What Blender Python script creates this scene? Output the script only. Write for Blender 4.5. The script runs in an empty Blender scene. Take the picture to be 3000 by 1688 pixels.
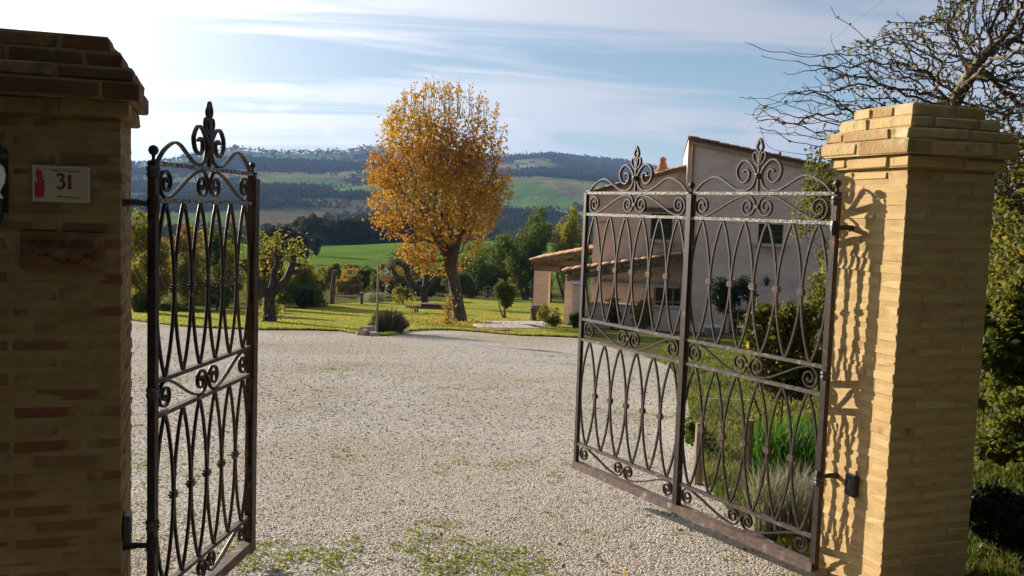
import bpy, math, random
import numpy as np
from mathutils import Matrix, Vector

random.seed(7)
RNG = np.random.default_rng(11)
sc = bpy.context.scene
COL = sc.collection

# ------------------------------------------------------------------ camera
H = 1.76                       # eye height above the threshold (m)
FPX, PITCH, ROLL = 2750.0, 0.0821, 0.0339
cp, sp, cr, sr = math.cos(PITCH), math.sin(PITCH), math.cos(ROLL), math.sin(ROLL)
RIGHT = Vector((1, 0, 0)); FWD = Vector((0, cp, -sp)); UP = Vector((0, sp, cp))
cx = RIGHT * cr + UP * sr; cy = RIGHT * -sr + UP * cr; cz = -FWD
cam = bpy.data.cameras.new("camera")
cam.sensor_width = 36.0; cam.lens = 36.0 * FPX / 3000.0
cam.clip_start = 0.05; cam.clip_end = 30000
cam_o = bpy.data.objects.new("camera", cam); COL.objects.link(cam_o)
M = Matrix.Identity(4)
for i, a in enumerate((cx, cy, cz)):
    for j in range(3): M[j][i] = a[j]
M.translation = Vector((0, 0, H)); cam_o.matrix_world = M
sc.camera = cam_o

# ------------------------------------------------------------------ light
SUN_EL = math.radians(13.5)
SAZ = np.array([-0.735, 0.678]); SAZ /= np.linalg.norm(SAZ)      # horizontal direction towards the sun
SUN_DIR = Vector((SAZ[0] * math.cos(SUN_EL), SAZ[1] * math.cos(SUN_EL), math.sin(SUN_EL)))
sun = bpy.data.lights.new("sun", "SUN"); sun.energy = 5.0; sun.angle = math.radians(0.6); sun.color = (1.0, 0.89, 0.73)
sun_o = bpy.data.objects.new("sun", sun); COL.objects.link(sun_o)
sun_o.rotation_euler = SUN_DIR.to_track_quat('Z', 'Y').to_euler(); sun_o.location = (-20, 20, 12)

world = bpy.data.worlds.new("World"); sc.world = world; world.use_nodes = True
def build_world():
    nt = world.node_tree; N = nt.nodes; L = nt.links; N.clear()
    def n(t, **k):
        o = N.new(t)
        for a, v in k.items(): setattr(o, a, v)
        return o
    def math_(op, a, b=None, c=None):
        o = n('ShaderNodeMath', operation=op)
        for i, v in enumerate((a, b, c)):
            if v is None: continue
            if isinstance(v, (int, float)): o.inputs[i].default_value = v
            else: L.new(v, o.inputs[i])
        return o.outputs[0]
    out = n('ShaderNodeOutputWorld')
    sky = n('ShaderNodeTexSky', sky_type='NISHITA', sun_disc=False)
    sky.sun_elevation = SUN_EL; sky.sun_rotation = math.atan2(SAZ[0], SAZ[1])
    sky.altitude = 300; sky.air_density = 1.0; sky.dust_density = 0.5; sky.ozone_density = 2.5
    bg1 = n('ShaderNodeBackground'); bg1.inputs[1].default_value = 0.05
    L.new(sky.outputs[0], bg1.inputs[0])
    tc = n('ShaderNodeTexCoord'); sep = n('ShaderNodeSeparateXYZ'); L.new(tc.outputs['Generated'], sep.inputs[0])
    den = math_('ADD', math_('MAXIMUM', sep.outputs[2], 0.0), 0.10)
    px = math_('DIVIDE', sep.outputs[0], den); py = math_('DIVIDE', sep.outputs[1], den)
    comb = n('ShaderNodeCombineXYZ'); L.new(px, comb.inputs[0]); L.new(py, comb.inputs[1])
    # high thin cloud: long streaks
    mp = n('ShaderNodeMapping'); mp.inputs['Rotation'].default_value = (0, 0, math.radians(-38)); mp.inputs['Scale'].default_value = (0.26, 0.85, 1)
    mp.inputs['Location'].default_value = (3.1, 1.7, 0)
    L.new(comb.outputs[0], mp.inputs[0])
    nz = n('ShaderNodeTexNoise'); nz.inputs['Scale'].default_value = 1.0; nz.inputs['Detail'].default_value = 7; nz.inputs['Roughness'].default_value = 0.55; nz.inputs['Distortion'].default_value = 1.3
    L.new(mp.outputs[0], nz.inputs[0])
    r1 = n('ShaderNodeMapRange'); r1.interpolation_type = 'SMOOTHSTEP'
    r1.inputs[1].default_value = 0.40; r1.inputs[2].default_value = 0.58; L.new(nz.outputs[0], r1.inputs[0])
    # low heaps of cloud near the horizon
    mp2 = n('ShaderNodeMapping'); mp2.inputs['Scale'].default_value = (9, 9, 22); L.new(tc.outputs['Generated'], mp2.inputs[0])
    mp2.inputs['Location'].default_value = (0.4, 0.2, 0.35)
    nz2 = n('ShaderNodeTexNoise'); nz2.inputs['Scale'].default_value = 1.0; nz2.inputs['Detail'].default_value = 5; L.new(mp2.outputs[0], nz2.inputs[0])
    r2 = n('ShaderNodeMapRange'); r2.interpolation_type = 'SMOOTHSTEP'; r2.inputs[1].default_value = 0.52; r2.inputs[2].default_value = 0.66; L.new(nz2.outputs[0], r2.inputs[0])
    low = n('ShaderNodeMapRange'); low.interpolation_type = 'SMOOTHSTEP'; low.inputs[1].default_value = 0.13; low.inputs[2].default_value = 0.07; L.new(sep.outputs[2], low.inputs[0])
    heap = math_('MULTIPLY', r2.outputs[0], low.outputs[0])
    # clouds are brighter the nearer they stand to the sun
    dot = n('ShaderNodeVectorMath', operation='DOT_PRODUCT'); L.new(tc.outputs['Generated'], dot.inputs[0]); dot.inputs[1].default_value = SUN_DIR
    d01 = math_('MAXIMUM', dot.outputs['Value'], 0.0)
    glow = math_('POWER', d01, 5.0)
    bright = math_('MULTIPLY_ADD', glow, 0.9, 0.25)
    cover = math_('MULTIPLY', r1.outputs[0], math_('MULTIPLY_ADD', glow, 0.2, 0.80))
    cover = math_('MINIMUM', math_('ADD', cover, math_('MULTIPLY', heap, 0.85)), 1.0)
    # general milky veil
    cover = math_('MAXIMUM', cover, math_('MULTIPLY_ADD', math_('POWER', d01, 8.0), 1.0, 0.07))
    bg2 = n('ShaderNodeBackground'); bg2.inputs[0].default_value = (0.95, 0.945, 1.0, 1); L.new(bright, bg2.inputs[1])
    mix = n('ShaderNodeMixShader'); L.new(cover, mix.inputs[0]); L.new(bg1.outputs[0], mix.inputs[1]); L.new(bg2.outputs[0], mix.inputs[2])
    L.new(mix.outputs[0], out.inputs[0])
build_world()
vs = sc.view_settings
vs.view_transform = 'Standard'; vs.look = 'None'; vs.exposure = 1.25; vs.gamma = 1.0; vs.use_curve_mapping = False
sc.cycles.max_bounces = 6; sc.cycles.diffuse_bounces = 3; sc.cycles.transmission_bounces = 4; sc.cycles.transparent_max_bounces = 8; sc.cycles.volume_bounces = 0
sc.cycles.use_denoising = True
sc.cycles.sample_clamp_indirect = 6

# ------------------------------------------------------------------ projection helpers (pixel -> ray -> place on ground or wall)
def ray(px, py):
    a, b = px - 1500.0, py - 844.0
    x = (a * cr + b * sr) / FPX; y = (-a * sr + b * cr) / FPX
    return np.array([x, cp - y * sp, -sp - y * cp])
def at(px, py, Y):
    d = ray(px, py); p = d * (Y / d[1]); p[2] += H; return p
def hor(px): return 844 - FPX * math.tan(PITCH) / math.cos(ROLL) + (px - 1500) * math.tan(ROLL)

_py = np.array([-300, -60, -15, 0, 4.5, 25.5, 33, 41, 48, 60, 85, 110, 200, 400.])
_pz = np.array([12, 3, .6, .1, 0, -1.65, -2.22, -2.84, -3.34, -3.95, -5.3, -6.3, -8, -12.])
def nearz(Y):
    Y = np.asarray(Y, float); return sum(np.interp(Y + k, _py, _pz) for k in (-2., -1., 0, 1., 2.)) / 5
_sx = np.array([-600, 0, 400, 520, 600, 680, 760, 900, 1000, 1080, 1300, 1440, 1570, 1680, 1800, 1900, 2000, 2100, 2300, 2600, 3200, 3600.])
_sy = np.array([500, 505, 484, 470, 456, 440, 448, 452, 449, 440, 448, 464, 455, 468, 480, 498, 524, 540, 555, 560, 570, 575.])
_saz = np.arctan((_sx - 1500) / FPX); _sel = (hor(_sx) - _sy) / FPX * np.cos(_saz)
def vnoise(x, y, seed=0):
    x = np.asarray(x, float); y = np.asarray(y, float)
    xi = np.floor(x).astype(np.int64); yi = np.floor(y).astype(np.int64); fx = x - xi; fy = y - yi
    def h(a, b):
        n = (a * 374761393 + b * 668265263 + seed * 2147483647) & 0xffffffff
        n = ((n ^ (n >> 13)) * 1274126177) & 0xffffffff
        return ((n ^ (n >> 16)) & 0xffff) / 65535.0
    u = fx * fx * (3 - 2 * fx); v = fy * fy * (3 - 2 * fy)
    return (h(xi, yi) * (1 - u) + h(xi + 1, yi) * u) * (1 - v) + (h(xi, yi + 1) * (1 - u) + h(xi + 1, yi + 1) * u) * v
def fbm(x, y, o=4, seed=0):
    s = 0; a = .5
    for i in range(o): s = s + a * vnoise(x * 2 ** i, y * 2 ** i, seed + i); a *= .5
    return s / (1 - .5 ** o)
def sstep(a, b, x):
    t = np.clip((np.asarray(x, float) - a) / (b - a), 0, 1); return t * t * (3 - 2 * t)
_fr = np.array([0, 60, 85, 110, 190, 215, 270, 380, 520, 700, 9000.])
_fz = np.array([-4, -4, -5.4, -6.4, -6.7, -7.6, -14, -17, -17.5, -10.5, -10.5])
def farz(X, Y):
    r = np.hypot(X, Y); az = np.arctan2(X, Y)
    z = sum(np.interp(r + k, _fr, _fz) for k in (-12, -6, 0, 6, 12)) / 5
    z = z + (sstep(-.22, -.03, az) * 2.2 + .1) * sstep(120, 190, r) * sstep(270, 200, r)
    S = np.interp(az, _saz, _sel, left=.04, right=.02) * 2050 + H
    base = -17.5; t = np.clip((r - 520) / 1530, 0, 1)
    hill = base + (S - base) * (t ** 1.15)
    wob = (fbm(X / 420, Y / 420, 4, 3) - .5) * 52 * np.sin(np.pi * np.clip(t, 0, 1)) ** .8
    wob = wob + (fbm(X / 90, Y / 90, 3, 9) - .5) * 6 * sstep(.05, .2, t)
    hill = hill + wob - np.clip(r - 2080, 0, None) * .10
    return np.where(r > 520, hill, z)
def tz(X, Y):
    X = np.asarray(X, float); Y = np.asarray(Y, float); r = np.hypot(X, Y); w = sstep(70, 140, r)
    und = (fbm(X / 3.1 + 7, Y / 3.1, 2, 5) - .5) * .05 * sstep(6, 20, r)
    bank = .55 * sstep(1.9, 4.2, X - .3 * np.clip(4.2 - Y, -2, 4)) * sstep(1.5, 3.5, Y) * sstep(13, 7, Y)
    return (1 - w) * (nearz(Y) + und + bank) + w * farz(X, Y)
def gp(px, py):
    d = ray(px, py); t = 1.0
    for i in range(4000):
        p = d * t; z = p[2] + H
        g = float(tz(p[0], p[1]))
        if z <= g: break
        t += max(.004, (z - g) * .5)
        if t > 3000: break
    return np.array([p[0], p[1], g])

# ------------------------------------------------------------------ mesh helpers
class MB:
    def __init__(s): s.V = []; s.F = []; s.n = 0; s.A = []
    def add(s, V, F, a=None):
        V = np.asarray(V, float).reshape(-1, 3); F = np.asarray(F, np.int64)
        s.V.append(V); s.F.append(F + s.n); s.n += len(V); s.A.append(np.full(len(F), .5) if a is None else np.broadcast_to(np.asarray(a, float), (len(F),)))
        return s
    def box(s, c, sz, ax=None, a=None):
        c = np.asarray(c, float); h = np.asarray(sz, float) / 2
        P = np.array([[x, y, z] for z in (-1, 1) for y in (-1, 1) for x in (-1, 1)], float) * h
        if ax is not None: P = P @ np.asarray(ax, float)
        return s.add(P + c, [[0, 2, 3, 1], [4, 5, 7, 6], [0, 1, 5, 4], [2, 6, 7, 3], [0, 4, 6, 2], [1, 3, 7, 5]], a)
    def bar(s, p, q, w, h=None, up=(0, 0, 1), a=None):
        p = np.asarray(p, float); q = np.asarray(q, float); d = q - p; l = np.linalg.norm(d); d /= l
        u = np.asarray(up, float)
        if abs(d @ u) > .95: u = np.array([0, 1., 0]) if abs(d[1]) < .9 else np.array([1., 0, 0])
        sd = np.cross(d, u); sd /= np.linalg.norm(sd); uu = np.cross(sd, d)
        return s.box((p + q) / 2, (l, w, h or w), np.array([d, sd, uu]), a)
    def tube(s, P, R, k=6, cap=True, a=None):
        P = np.asarray(P, float); n = len(P); R = np.broadcast_to(np.asarray(R, float), (n,))
        T = np.gradient(P, axis=0); T /= np.linalg.norm(T, axis=1)[:, None] + 1e-12
        u = np.array([0, 0, 1.]) if abs(T[0, 2]) < .8 else np.array([1., 0, 0])
        rings = []; x = np.cross(T[0], u); x /= np.linalg.norm(x)
        ang = np.arange(k) * 2 * np.pi / k; ca, sa = np.cos(ang)[:, None], np.sin(ang)[:, None]
        for i in range(n):
            x = x - T[i] * (x @ T[i]); x /= np.linalg.norm(x) + 1e-12; y = np.cross(T[i], x)
            rings.append(P[i] + R[i] * (ca * x + sa * y))
        V = np.concatenate(rings); F = []
        for i in range(n - 1):
            for j in range(k): F.append([i * k + j, i * k + (j + 1) % k, (i + 1) * k + (j + 1) % k, (i + 1) * k + j])
        s.add(V, F, a)
        if cap:
            if k == 4: s.add(rings[0][::-1], [[0, 1, 2, 3]], a); s.add(rings[-1], [[0, 1, 2, 3]], a)
            else:
                for rg, fl in ((rings[0], 1), (rings[-1], 0)):
                    c = rg.mean(0); VV = np.vstack([rg, c])
                    s.add(VV, [[(j + 1) % k, j, k] if fl else [j, (j + 1) % k, k] for j in range(k)], a)
        return s
    def sweep(s, P, nrm, hw, hd, k=8, a=None, taper=None):
        # flat curve swept with a rounded rectangular section: hw in the plane, hd along nrm
        P = np.asarray(P, float); n = len(P); nrm = np.asarray(nrm, float)
        T = np.gradient(P, axis=0); T /= np.linalg.norm(T, axis=1)[:, None] + 1e-12
        c = .72; prof = [(1, -c), (1, c), (c, 1), (-c, 1), (-1, c), (-1, -c), (-c, -1), (c, -1)]
        rings = []
        for i in range(n):
            x = np.cross(nrm, T[i]); x /= np.linalg.norm(x) + 1e-12; t = 1 if taper is None else taper[i]
            rings.append([P[i] + x * hw * t * p + nrm * hd * t * q for p, q in prof])
        V = np.array(rings).reshape(-1, 3); k = 8; F = []
        for i in range(n - 1):
            for j in range(k): F.append([i * k + j, i * k + (j + 1) % k, (i + 1) * k + (j + 1) % k, (i + 1) * k + j])
        s.add(V, F, a)
        e = (n - 1) * k
        s.add(V, [[7, 6, 5, 4], [7, 4, 3, 0], [3, 2, 1, 0]], a); s.add(V, [[e, e + 1, e + 2, e + 3], [e, e + 3, e + 4, e + 7], [e + 4, e + 5, e + 6, e + 7]], a)
        return s
    def lathe(s, c, prof, k=12, a=None):
        c = np.asarray(c, float); ang = np.arange(k) * 2 * np.pi / k; V = []
        for r, z in prof: V += [[c[0] + r * math.cos(t), c[1] + r * math.sin(t), c[2] + z] for t in ang]
        F = [[i * k + j, i * k + (j + 1) % k, (i + 1) * k + (j + 1) % k, (i + 1) * k + j] for i in range(len(prof) - 1) for j in range(k)]
        return s.add(V, F, a)
    def build(s, name, mat, parent=None, smooth=False, org=None):
        me = bpy.data.meshes.new(name)
        V = np.concatenate(s.V) if s.V else np.zeros((0, 3))
        if org is None: org = np.array(parent.location) if parent is not None else None
        if parent is not None and parent.parent is not None and org is not None: org = np.array(parent.location) + np.array(parent.parent.location)
        if org is not None: V = V - org
        tot = np.concatenate([np.full(len(f), f.shape[1]) for f in s.F]); loops = np.concatenate([f.ravel() for f in s.F])
        me.vertices.add(len(V)); me.vertices.foreach_set('co', V.astype(np.float32).ravel())
        me.loops.add(len(loops)); me.loops.foreach_set('vertex_index', loops.astype(np.int32))
        me.polygons.add(len(tot)); st = np.concatenate([[0], np.cumsum(tot)[:-1]])
        me.polygons.foreach_set('loop_start', st.astype(np.int32))
        me.polygons.foreach_set('use_smooth', np.full(len(tot), smooth))
        at_ = me.attributes.new('rnd', 'FLOAT', 'FACE'); at_.data.foreach_set('value', np.concatenate(s.A).astype(np.float32))
        me.update(calc_edges=True); me.validate()
        me.materials.append(mat)
        o = bpy.data.objects.new(name, me); COL.objects.link(o)
        if parent is not None: o.parent = parent
        elif org is not None: o.location = org
        return o
def tag(o, label=None, cat=None, group=None, kind=None):
    if label: o['label'] = label
    if cat: o['category'] = cat
    if group: o['group'] = group
    if kind: o['kind'] = kind
    return o
def thing(name, label, cat, loc, group=None):
    o = bpy.data.objects.new(name, None); COL.objects.link(o); o.location = [float(v) for v in loc]; o.empty_display_size = .1
    return tag(o, label, cat, group)
def crom(P, n=8):
    P = np.asarray(P, float); Q = np.vstack([2 * P[0] - P[1], P, 2 * P[-1] - P[-2]]); out = []
    for i in range(1, len(Q) - 2):
        p0, p1, p2, p3 = Q[i - 1:i + 3]
        for t in np.arange(n) / n:
            out.append(.5 * ((2 * p1) + (p2 - p0) * t + (2 * p0 - 5 * p1 + 4 * p2 - p3) * t * t + (3 * p1 - p0 - 3 * p2 + p3) * t ** 3))
    out.append(P[-1]); return np.array(out)
def leaf_quads(mb, P, size, aspect=.55, bias=(0, 0, 0), a=None, droop=0.0):
    P = np.asarray(P, float); n = len(P)
    if n == 0: return
    size = np.broadcast_to(np.asarray(size, float), (n,))
    d = RNG.normal(size=(n, 3)) + np.asarray(bias); d[:, 2] -= droop; d /= np.linalg.norm(d, axis=1)[:, None] + 1e-9
    q = RNG.normal(size=(n, 3)); q -= d * (q * d).sum(1)[:, None]; q /= np.linalg.norm(q, axis=1)[:, None] + 1e-9
    nn = np.cross(d, q)
    s_ = size[:, None]; w = s_ * aspect * .5
    V = np.stack([P, P + d * s_ * .45 + q * w + nn * w * .3, P + d * s_, P + d * s_ * .45 - q * w + nn * w * .3], 1).reshape(-1, 3)
    F = np.arange(4 * n).reshape(n, 4)
    mb.add(V, F, RNG.random(n) if a is None else a)
def blades(mb, P, hgt, wid, lean=.35, a=None):
    P = np.asarray(P, float); n = len(P)
    if n == 0: return
    h = hgt * (.5 + RNG.random(n)); ang = RNG.random(n) * 2 * np.pi; l = (RNG.random(n) * lean * 1.6)[:, None]
    dx = np.stack([np.cos(ang), np.sin(ang), np.zeros(n)], 1); sd = np.stack([-np.sin(ang), np.cos(ang), np.zeros(n)], 1) * (wid * (.6 + RNG.random(n)))[:, None] * .5
    up = np.array([0, 0, 1.]); hh = h[:, None]
    m = P + up * hh * .6 + dx * hh * l * .35; t = P + up * hh * (1 - .3 * l) + dx * hh * l
    V = np.stack([P - sd, P + sd, m + sd * .75, m - sd * .75, t], 1).reshape(-1, 3)
    b = np.arange(n)[:, None] * 5
    aa = RNG.random(n) if a is None else np.broadcast_to(a, (n,))
    mb.add(V, np.hstack([b, b + 1, b + 2, b + 3]), aa); mb.F.append(np.hstack([b + 3, b + 2, b + 4]) + (mb.n - 5 * n)); mb.A.append(aa)

# ------------------------------------------------------------------ materials
def new_mat(name):
    m = bpy.data.materials.new(name); m.use_nodes = True; nt = m.node_tree; nt.nodes.clear()
    return m, nt.nodes, nt.links
def ramp(N, stops, interp='LINEAR'):
    r = N.new('ShaderNodeValToRGB'); r.color_ramp.interpolation = interp; e = r.color_ramp.elements
    while len(e) < len(stops): e.new(.5)
    for el, (p, c) in zip(e, stops): el.position = p; el.color = (*c, 1)
    return r
def surf(name, stops, scale=5, detail=6, rough=.85, bump=.3, bscale=None, metal=0, coord='Object', spec=.3, rnd=None, stretch=None, mottle=None, bdist=.01, bricks=0):
    """noise-driven base colour through a ramp; rnd: 'object' or 'attr' adds a random shift; mottle: (colour, scale, lo, hi) patches"""
    m, N, L = new_mat(name); out = N.new('ShaderNodeOutputMaterial'); b = N.new('ShaderNodeBsdfPrincipled'); L.new(b.outputs[0], out.inputs[0])
    tc = N.new('ShaderNodeTexCoord'); src = tc.outputs[coord]
    if coord == 'World': pass
    if stretch:
        mp = N.new('ShaderNodeMapping'); mp.inputs['Scale'].default_value = stretch; L.new(src, mp.inputs[0]); src = mp.outputs[0]
    nz = N.new('ShaderNodeTexNoise'); nz.inputs['Scale'].default_value = scale; nz.inputs['Detail'].default_value = detail; nz.inputs['Roughness'].default_value = .6; L.new(src, nz.inputs[0])
    mr = N.new('ShaderNodeMapRange'); mr.inputs[1].default_value = .28; mr.inputs[2].default_value = .72; L.new(nz.outputs[0], mr.inputs[0])
    fac = mr.outputs[0]
    if rnd:
        if rnd == 'object': o = N.new('ShaderNodeObjectInfo'); rv = o.outputs['Random']
        else: o = N.new('ShaderNodeAttribute'); o.attribute_name = 'rnd'; rv = o.outputs['Fac']
        mx = N.new('ShaderNodeMix'); mx.data_type = 'FLOAT'; mx.inputs[0].default_value = .68; L.new(fac, mx.inputs[2]); L.new(rv, mx.inputs[3]); fac = mx.outputs[0]
    r = ramp(N, stops); L.new(fac, r.inputs[0]); colr = r.outputs[0]
    if mottle:
        for (c, s, lo, hi) in [q for q in (mottle if isinstance(mottle, list) else [mottle]) if q[0] != 'brick']:
            n2 = N.new('ShaderNodeTexNoise'); n2.inputs['Scale'].default_value = s; n2.inputs['Detail'].default_value = 5; L.new(tc.outputs[coord], n2.inputs[0])
            m2 = N.new('ShaderNodeMapRange'); m2.inputs[1].default_value = lo; m2.inputs[2].default_value = hi; L.new(n2.outputs[0], m2.inputs[0])
            mc = N.new('ShaderNodeMix'); mc.data_type = 'RGBA'; L.new(m2.outputs[0], mc.inputs[0]); L.new(colr, mc.inputs[6]); mc.inputs[7].default_value = (*c, 1); colr = mc.outputs[2]
    if bricks:
        geo = N.new('ShaderNodeTexCoord'); mp2 = N.new('ShaderNodeMapping'); mp2.inputs['Rotation'].default_value = (math.radians(-90), 0, 0); L.new(geo.outputs['Object'], mp2.inputs[0])
        bt = N.new('ShaderNodeTexBrick'); bt.inputs['Scale'].default_value = 1; bt.inputs['Brick Width'].default_value = .30; bt.inputs['Row Height'].default_value = .078; bt.inputs['Mortar Size'].default_value = .012; bt.inputs['Mortar Smooth'].default_value = .4
        bt.inputs['Color1'].default_value = (.40, .24, .16, 1); bt.inputs['Color2'].default_value = (.62, .47, .36, 1); bt.inputs['Mortar'].default_value = (.68, .56, .47, 1); L.new(mp2.outputs[0], bt.inputs[0])
        n3 = N.new('ShaderNodeTexNoise'); n3.inputs['Scale'].default_value = .9; n3.inputs['Detail'].default_value = 5; L.new(tc.outputs[coord], n3.inputs[0])
        m3 = N.new('ShaderNodeMapRange'); m3.inputs[1].default_value = .42; m3.inputs[2].default_value = .66; m3.inputs[4].default_value = bricks; L.new(n3.outputs[0], m3.inputs[0])
        mc = N.new('ShaderNodeMix'); mc.data_type = 'RGBA'; L.new(m3.outputs[0], mc.inputs[0]); L.new(colr, mc.inputs[6]); L.new(bt.outputs[0], mc.inputs[7]); colr = mc.outputs[2]
    L.new(colr, b.inputs['Base Color']); b.inputs['Roughness'].default_value = rough; b.inputs['Metallic'].default_value = metal; b.inputs['Specular IOR Level'].default_value = spec
    if bump:
        nb = N.new('ShaderNodeTexNoise'); nb.inputs['Scale'].default_value = bscale or scale * 3; nb.inputs['Detail'].default_value = 5; L.new(src, nb.inputs[0])
        bp = N.new('ShaderNodeBump'); bp.inputs['Strength'].default_value = bump; bp.inputs['Distance'].default_value = bdist; L.new(nb.outputs[0], bp.inputs['Height']); L.new(bp.outputs[0], b.inputs['Normal'])
    return m
def leafmat(name, stops, trans=.45, gloss=.0, tint=(1.15, 1.1, .7)):
    m, N, L = new_mat(name); out = N.new('ShaderNodeOutputMaterial')
    at_ = N.new('ShaderNodeAttribute'); at_.attribute_name = 'rnd'; oi = N.new('ShaderNodeObjectInfo')
    r = ramp(N, stops); L.new(at_.outputs['Fac'], r.inputs[0])
    d = N.new('ShaderNodeBsdfPrincipled'); d.inputs['Roughness'].default_value = .55; d.inputs['Specular IOR Level'].default_value = .25 + gloss; L.new(r.outputs[0], d.inputs['Base Color'])
    t = N.new('ShaderNodeBsdfTranslucent'); mt = N.new('ShaderNodeMix'); mt.data_type = 'RGBA'; mt.blend_type = 'MULTIPLY'; mt.inputs[0].default_value = 1; L.new(r.outputs[0], mt.inputs[6]); mt.inputs[7].default_value = (*tint, 1); L.new(mt.outputs[2], t.inputs[0])
    mx = N.new('ShaderNodeMixShader'); mx.inputs[0].default_value = trans; L.new(d.outputs[0], mx.inputs[1]); L.new(t.outputs[0], mx.inputs[2]); L.new(mx.outputs[0], out.inputs[0])
    return m

MT = {}
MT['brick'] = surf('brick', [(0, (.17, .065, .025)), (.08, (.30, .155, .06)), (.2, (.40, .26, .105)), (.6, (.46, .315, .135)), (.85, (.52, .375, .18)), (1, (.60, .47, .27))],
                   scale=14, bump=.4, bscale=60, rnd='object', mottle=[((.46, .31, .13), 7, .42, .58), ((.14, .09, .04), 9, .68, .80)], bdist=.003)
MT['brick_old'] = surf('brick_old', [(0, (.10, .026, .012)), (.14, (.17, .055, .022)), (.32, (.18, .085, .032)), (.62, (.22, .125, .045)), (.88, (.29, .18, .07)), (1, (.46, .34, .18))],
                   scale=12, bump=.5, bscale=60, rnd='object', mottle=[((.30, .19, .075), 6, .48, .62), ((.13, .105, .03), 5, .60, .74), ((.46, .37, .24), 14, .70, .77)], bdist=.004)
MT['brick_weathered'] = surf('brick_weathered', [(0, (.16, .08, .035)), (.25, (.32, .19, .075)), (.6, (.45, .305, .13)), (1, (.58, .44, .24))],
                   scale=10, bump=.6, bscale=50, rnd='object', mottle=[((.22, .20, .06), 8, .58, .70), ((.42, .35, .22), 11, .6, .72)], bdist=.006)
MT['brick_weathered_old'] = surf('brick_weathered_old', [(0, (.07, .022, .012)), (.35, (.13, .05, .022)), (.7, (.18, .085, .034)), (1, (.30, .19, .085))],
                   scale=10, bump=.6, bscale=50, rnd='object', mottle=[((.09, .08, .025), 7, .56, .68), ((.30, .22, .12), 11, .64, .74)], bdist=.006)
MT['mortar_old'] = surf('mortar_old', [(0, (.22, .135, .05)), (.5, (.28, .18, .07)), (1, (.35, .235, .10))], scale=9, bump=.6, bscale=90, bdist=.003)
MT['mortar'] = surf('mortar', [(0, (.32, .205, .085)), (.5, (.40, .27, .115)), (1, (.48, .34, .16))], scale=9, bump=.6, bscale=90, bdist=.003)
MT['iron'] = surf('iron', [(0, (.015, .010, .009)), (.5, (.032, .019, .016)), (1, (.065, .036, .025))], scale=22, rough=.48, bump=.35, bscale=140, metal=.25, spec=.5, mottle=[((.20, .085, .04), 16, .62, .74)], bdist=.002)
MT['iron_flaked'] = surf('iron_flaked', [(0, (.025, .017, .015)), (.5, (.06, .04, .034)), (1, (.11, .075, .06))], scale=25, rough=.6, bump=.6, bscale=120, spec=.4, mottle=[((.50, .47, .44), 90, .46, .62)], bdist=.002)
MT['iron_rail'] = surf('iron_rail', [(0, (.035, .022, .019)), (.5, (.07, .045, .038)), (1, (.13, .085, .07))], scale=25, rough=.6, bump=.4, bscale=120, spec=.4, mottle=[((.26, .21, .19), 24, .58, .70)], bdist=.002)
MT['iron_sill'] = surf('iron_sill', [(0, (.07, .042, .037)), (.5, (.125, .08, .07)), (1, (.19, .13, .115))], scale=25, rough=.65, bump=.4, bscale=120, spec=.35, mottle=[((.30, .25, .23), 18, .58, .68)], bdist=.002)
MT['plaque'] = surf('plaque', [(0, (.40, .32, .20)), (1, (.48, .40, .27))], scale=6, rough=.35, bump=.05, spec=.5)
MT['plaque_edge'] = surf('plaque_edge', [(0, (.46, .40, .33)), (1, (.54, .48, .4))], scale=6, rough=.35, bump=0)
MT['red_paint'] = surf('red_paint', [(0, (.30, .02, .035)), (1, (.42, .05, .06))], scale=30, rough=.4, bump=0)
MT['brown_paint'] = surf('brown_paint', [(0, (.10, .02, .012)), (1, (.14, .035, .02))], scale=30, rough=.4, bump=0)
MT['terracotta'] = surf('terracotta', [(0, (.20, .07, .035)), (.5, (.30, .115, .055)), (1, (.40, .18, .09))], scale=9, rough=.8, bump=.3)
MT['clay'] = surf('clay', [(0, (.12, .046, .022)), (.5, (.17, .075, .033)), (1, (.22, .105, .045))], scale=12, rough=.85, bump=.4, mottle=[((.22, .14, .07), 16, .55, .68)])
MT['engraved'] = surf('engraved', [(0, (.05, .02, .012)), (1, (.09, .04, .02))], scale=20, bump=0)
MT['black_plastic'] = surf('black_plastic', [(0, (.012, .012, .013)), (1, (.03, .03, .03))], scale=20, rough=.35, bump=.05, spec=.5)
MT['glass_dark'] = surf('glass_dark', [(0, (.01, .012, .014)), (1, (.02, .022, .025))], scale=3, rough=.08, bump=0, spec=.8)
MT['opal'] = surf('opal', [(0, (.80, .78, .74)), (1, (.85, .83, .80))], scale=3, rough=.2, bump=0, spec=.5)
MT['bark'] = surf('bark', [(0, (.03, .022, .016)), (.5, (.075, .055, .04)), (1, (.14, .11, .08))], scale=9, bump=1, bscale=16, stretch=(1, 1, .25), bdist=.03)
MT['bark_dark'] = surf('bark_dark', [(0, (.018, .014, .012)), (.5, (.045, .036, .03)), (1, (.09, .075, .06))], scale=9, bump=1, bscale=14, stretch=(1, 1, .3), bdist=.03)
MT['twig'] = surf('twig', [(0, (.035, .024, .02)), (.5, (.075, .052, .045)), (1, (.13, .10, .085))], scale=12, bump=.4)
MT['twig_lichen'] = surf('twig_lichen', [(0, (.06, .045, .03)), (.5, (.13, .10, .055)), (1, (.22, .18, .09))], scale=14, bump=.8, bscale=30, bdist=.01)
MT['timber'] = surf('timber', [(0, (.09, .062, .04)), (.5, (.15, .105, .07)), (1, (.22, .16, .11))], scale=6, bump=.5, stretch=(.3, 1, 1))
MT['old_timber'] = surf('old_timber', [(0, (.05, .038, .03)), (.5, (.10, .078, .06)), (1, (.17, .14, .11))], scale=7, bump=.5)
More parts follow.
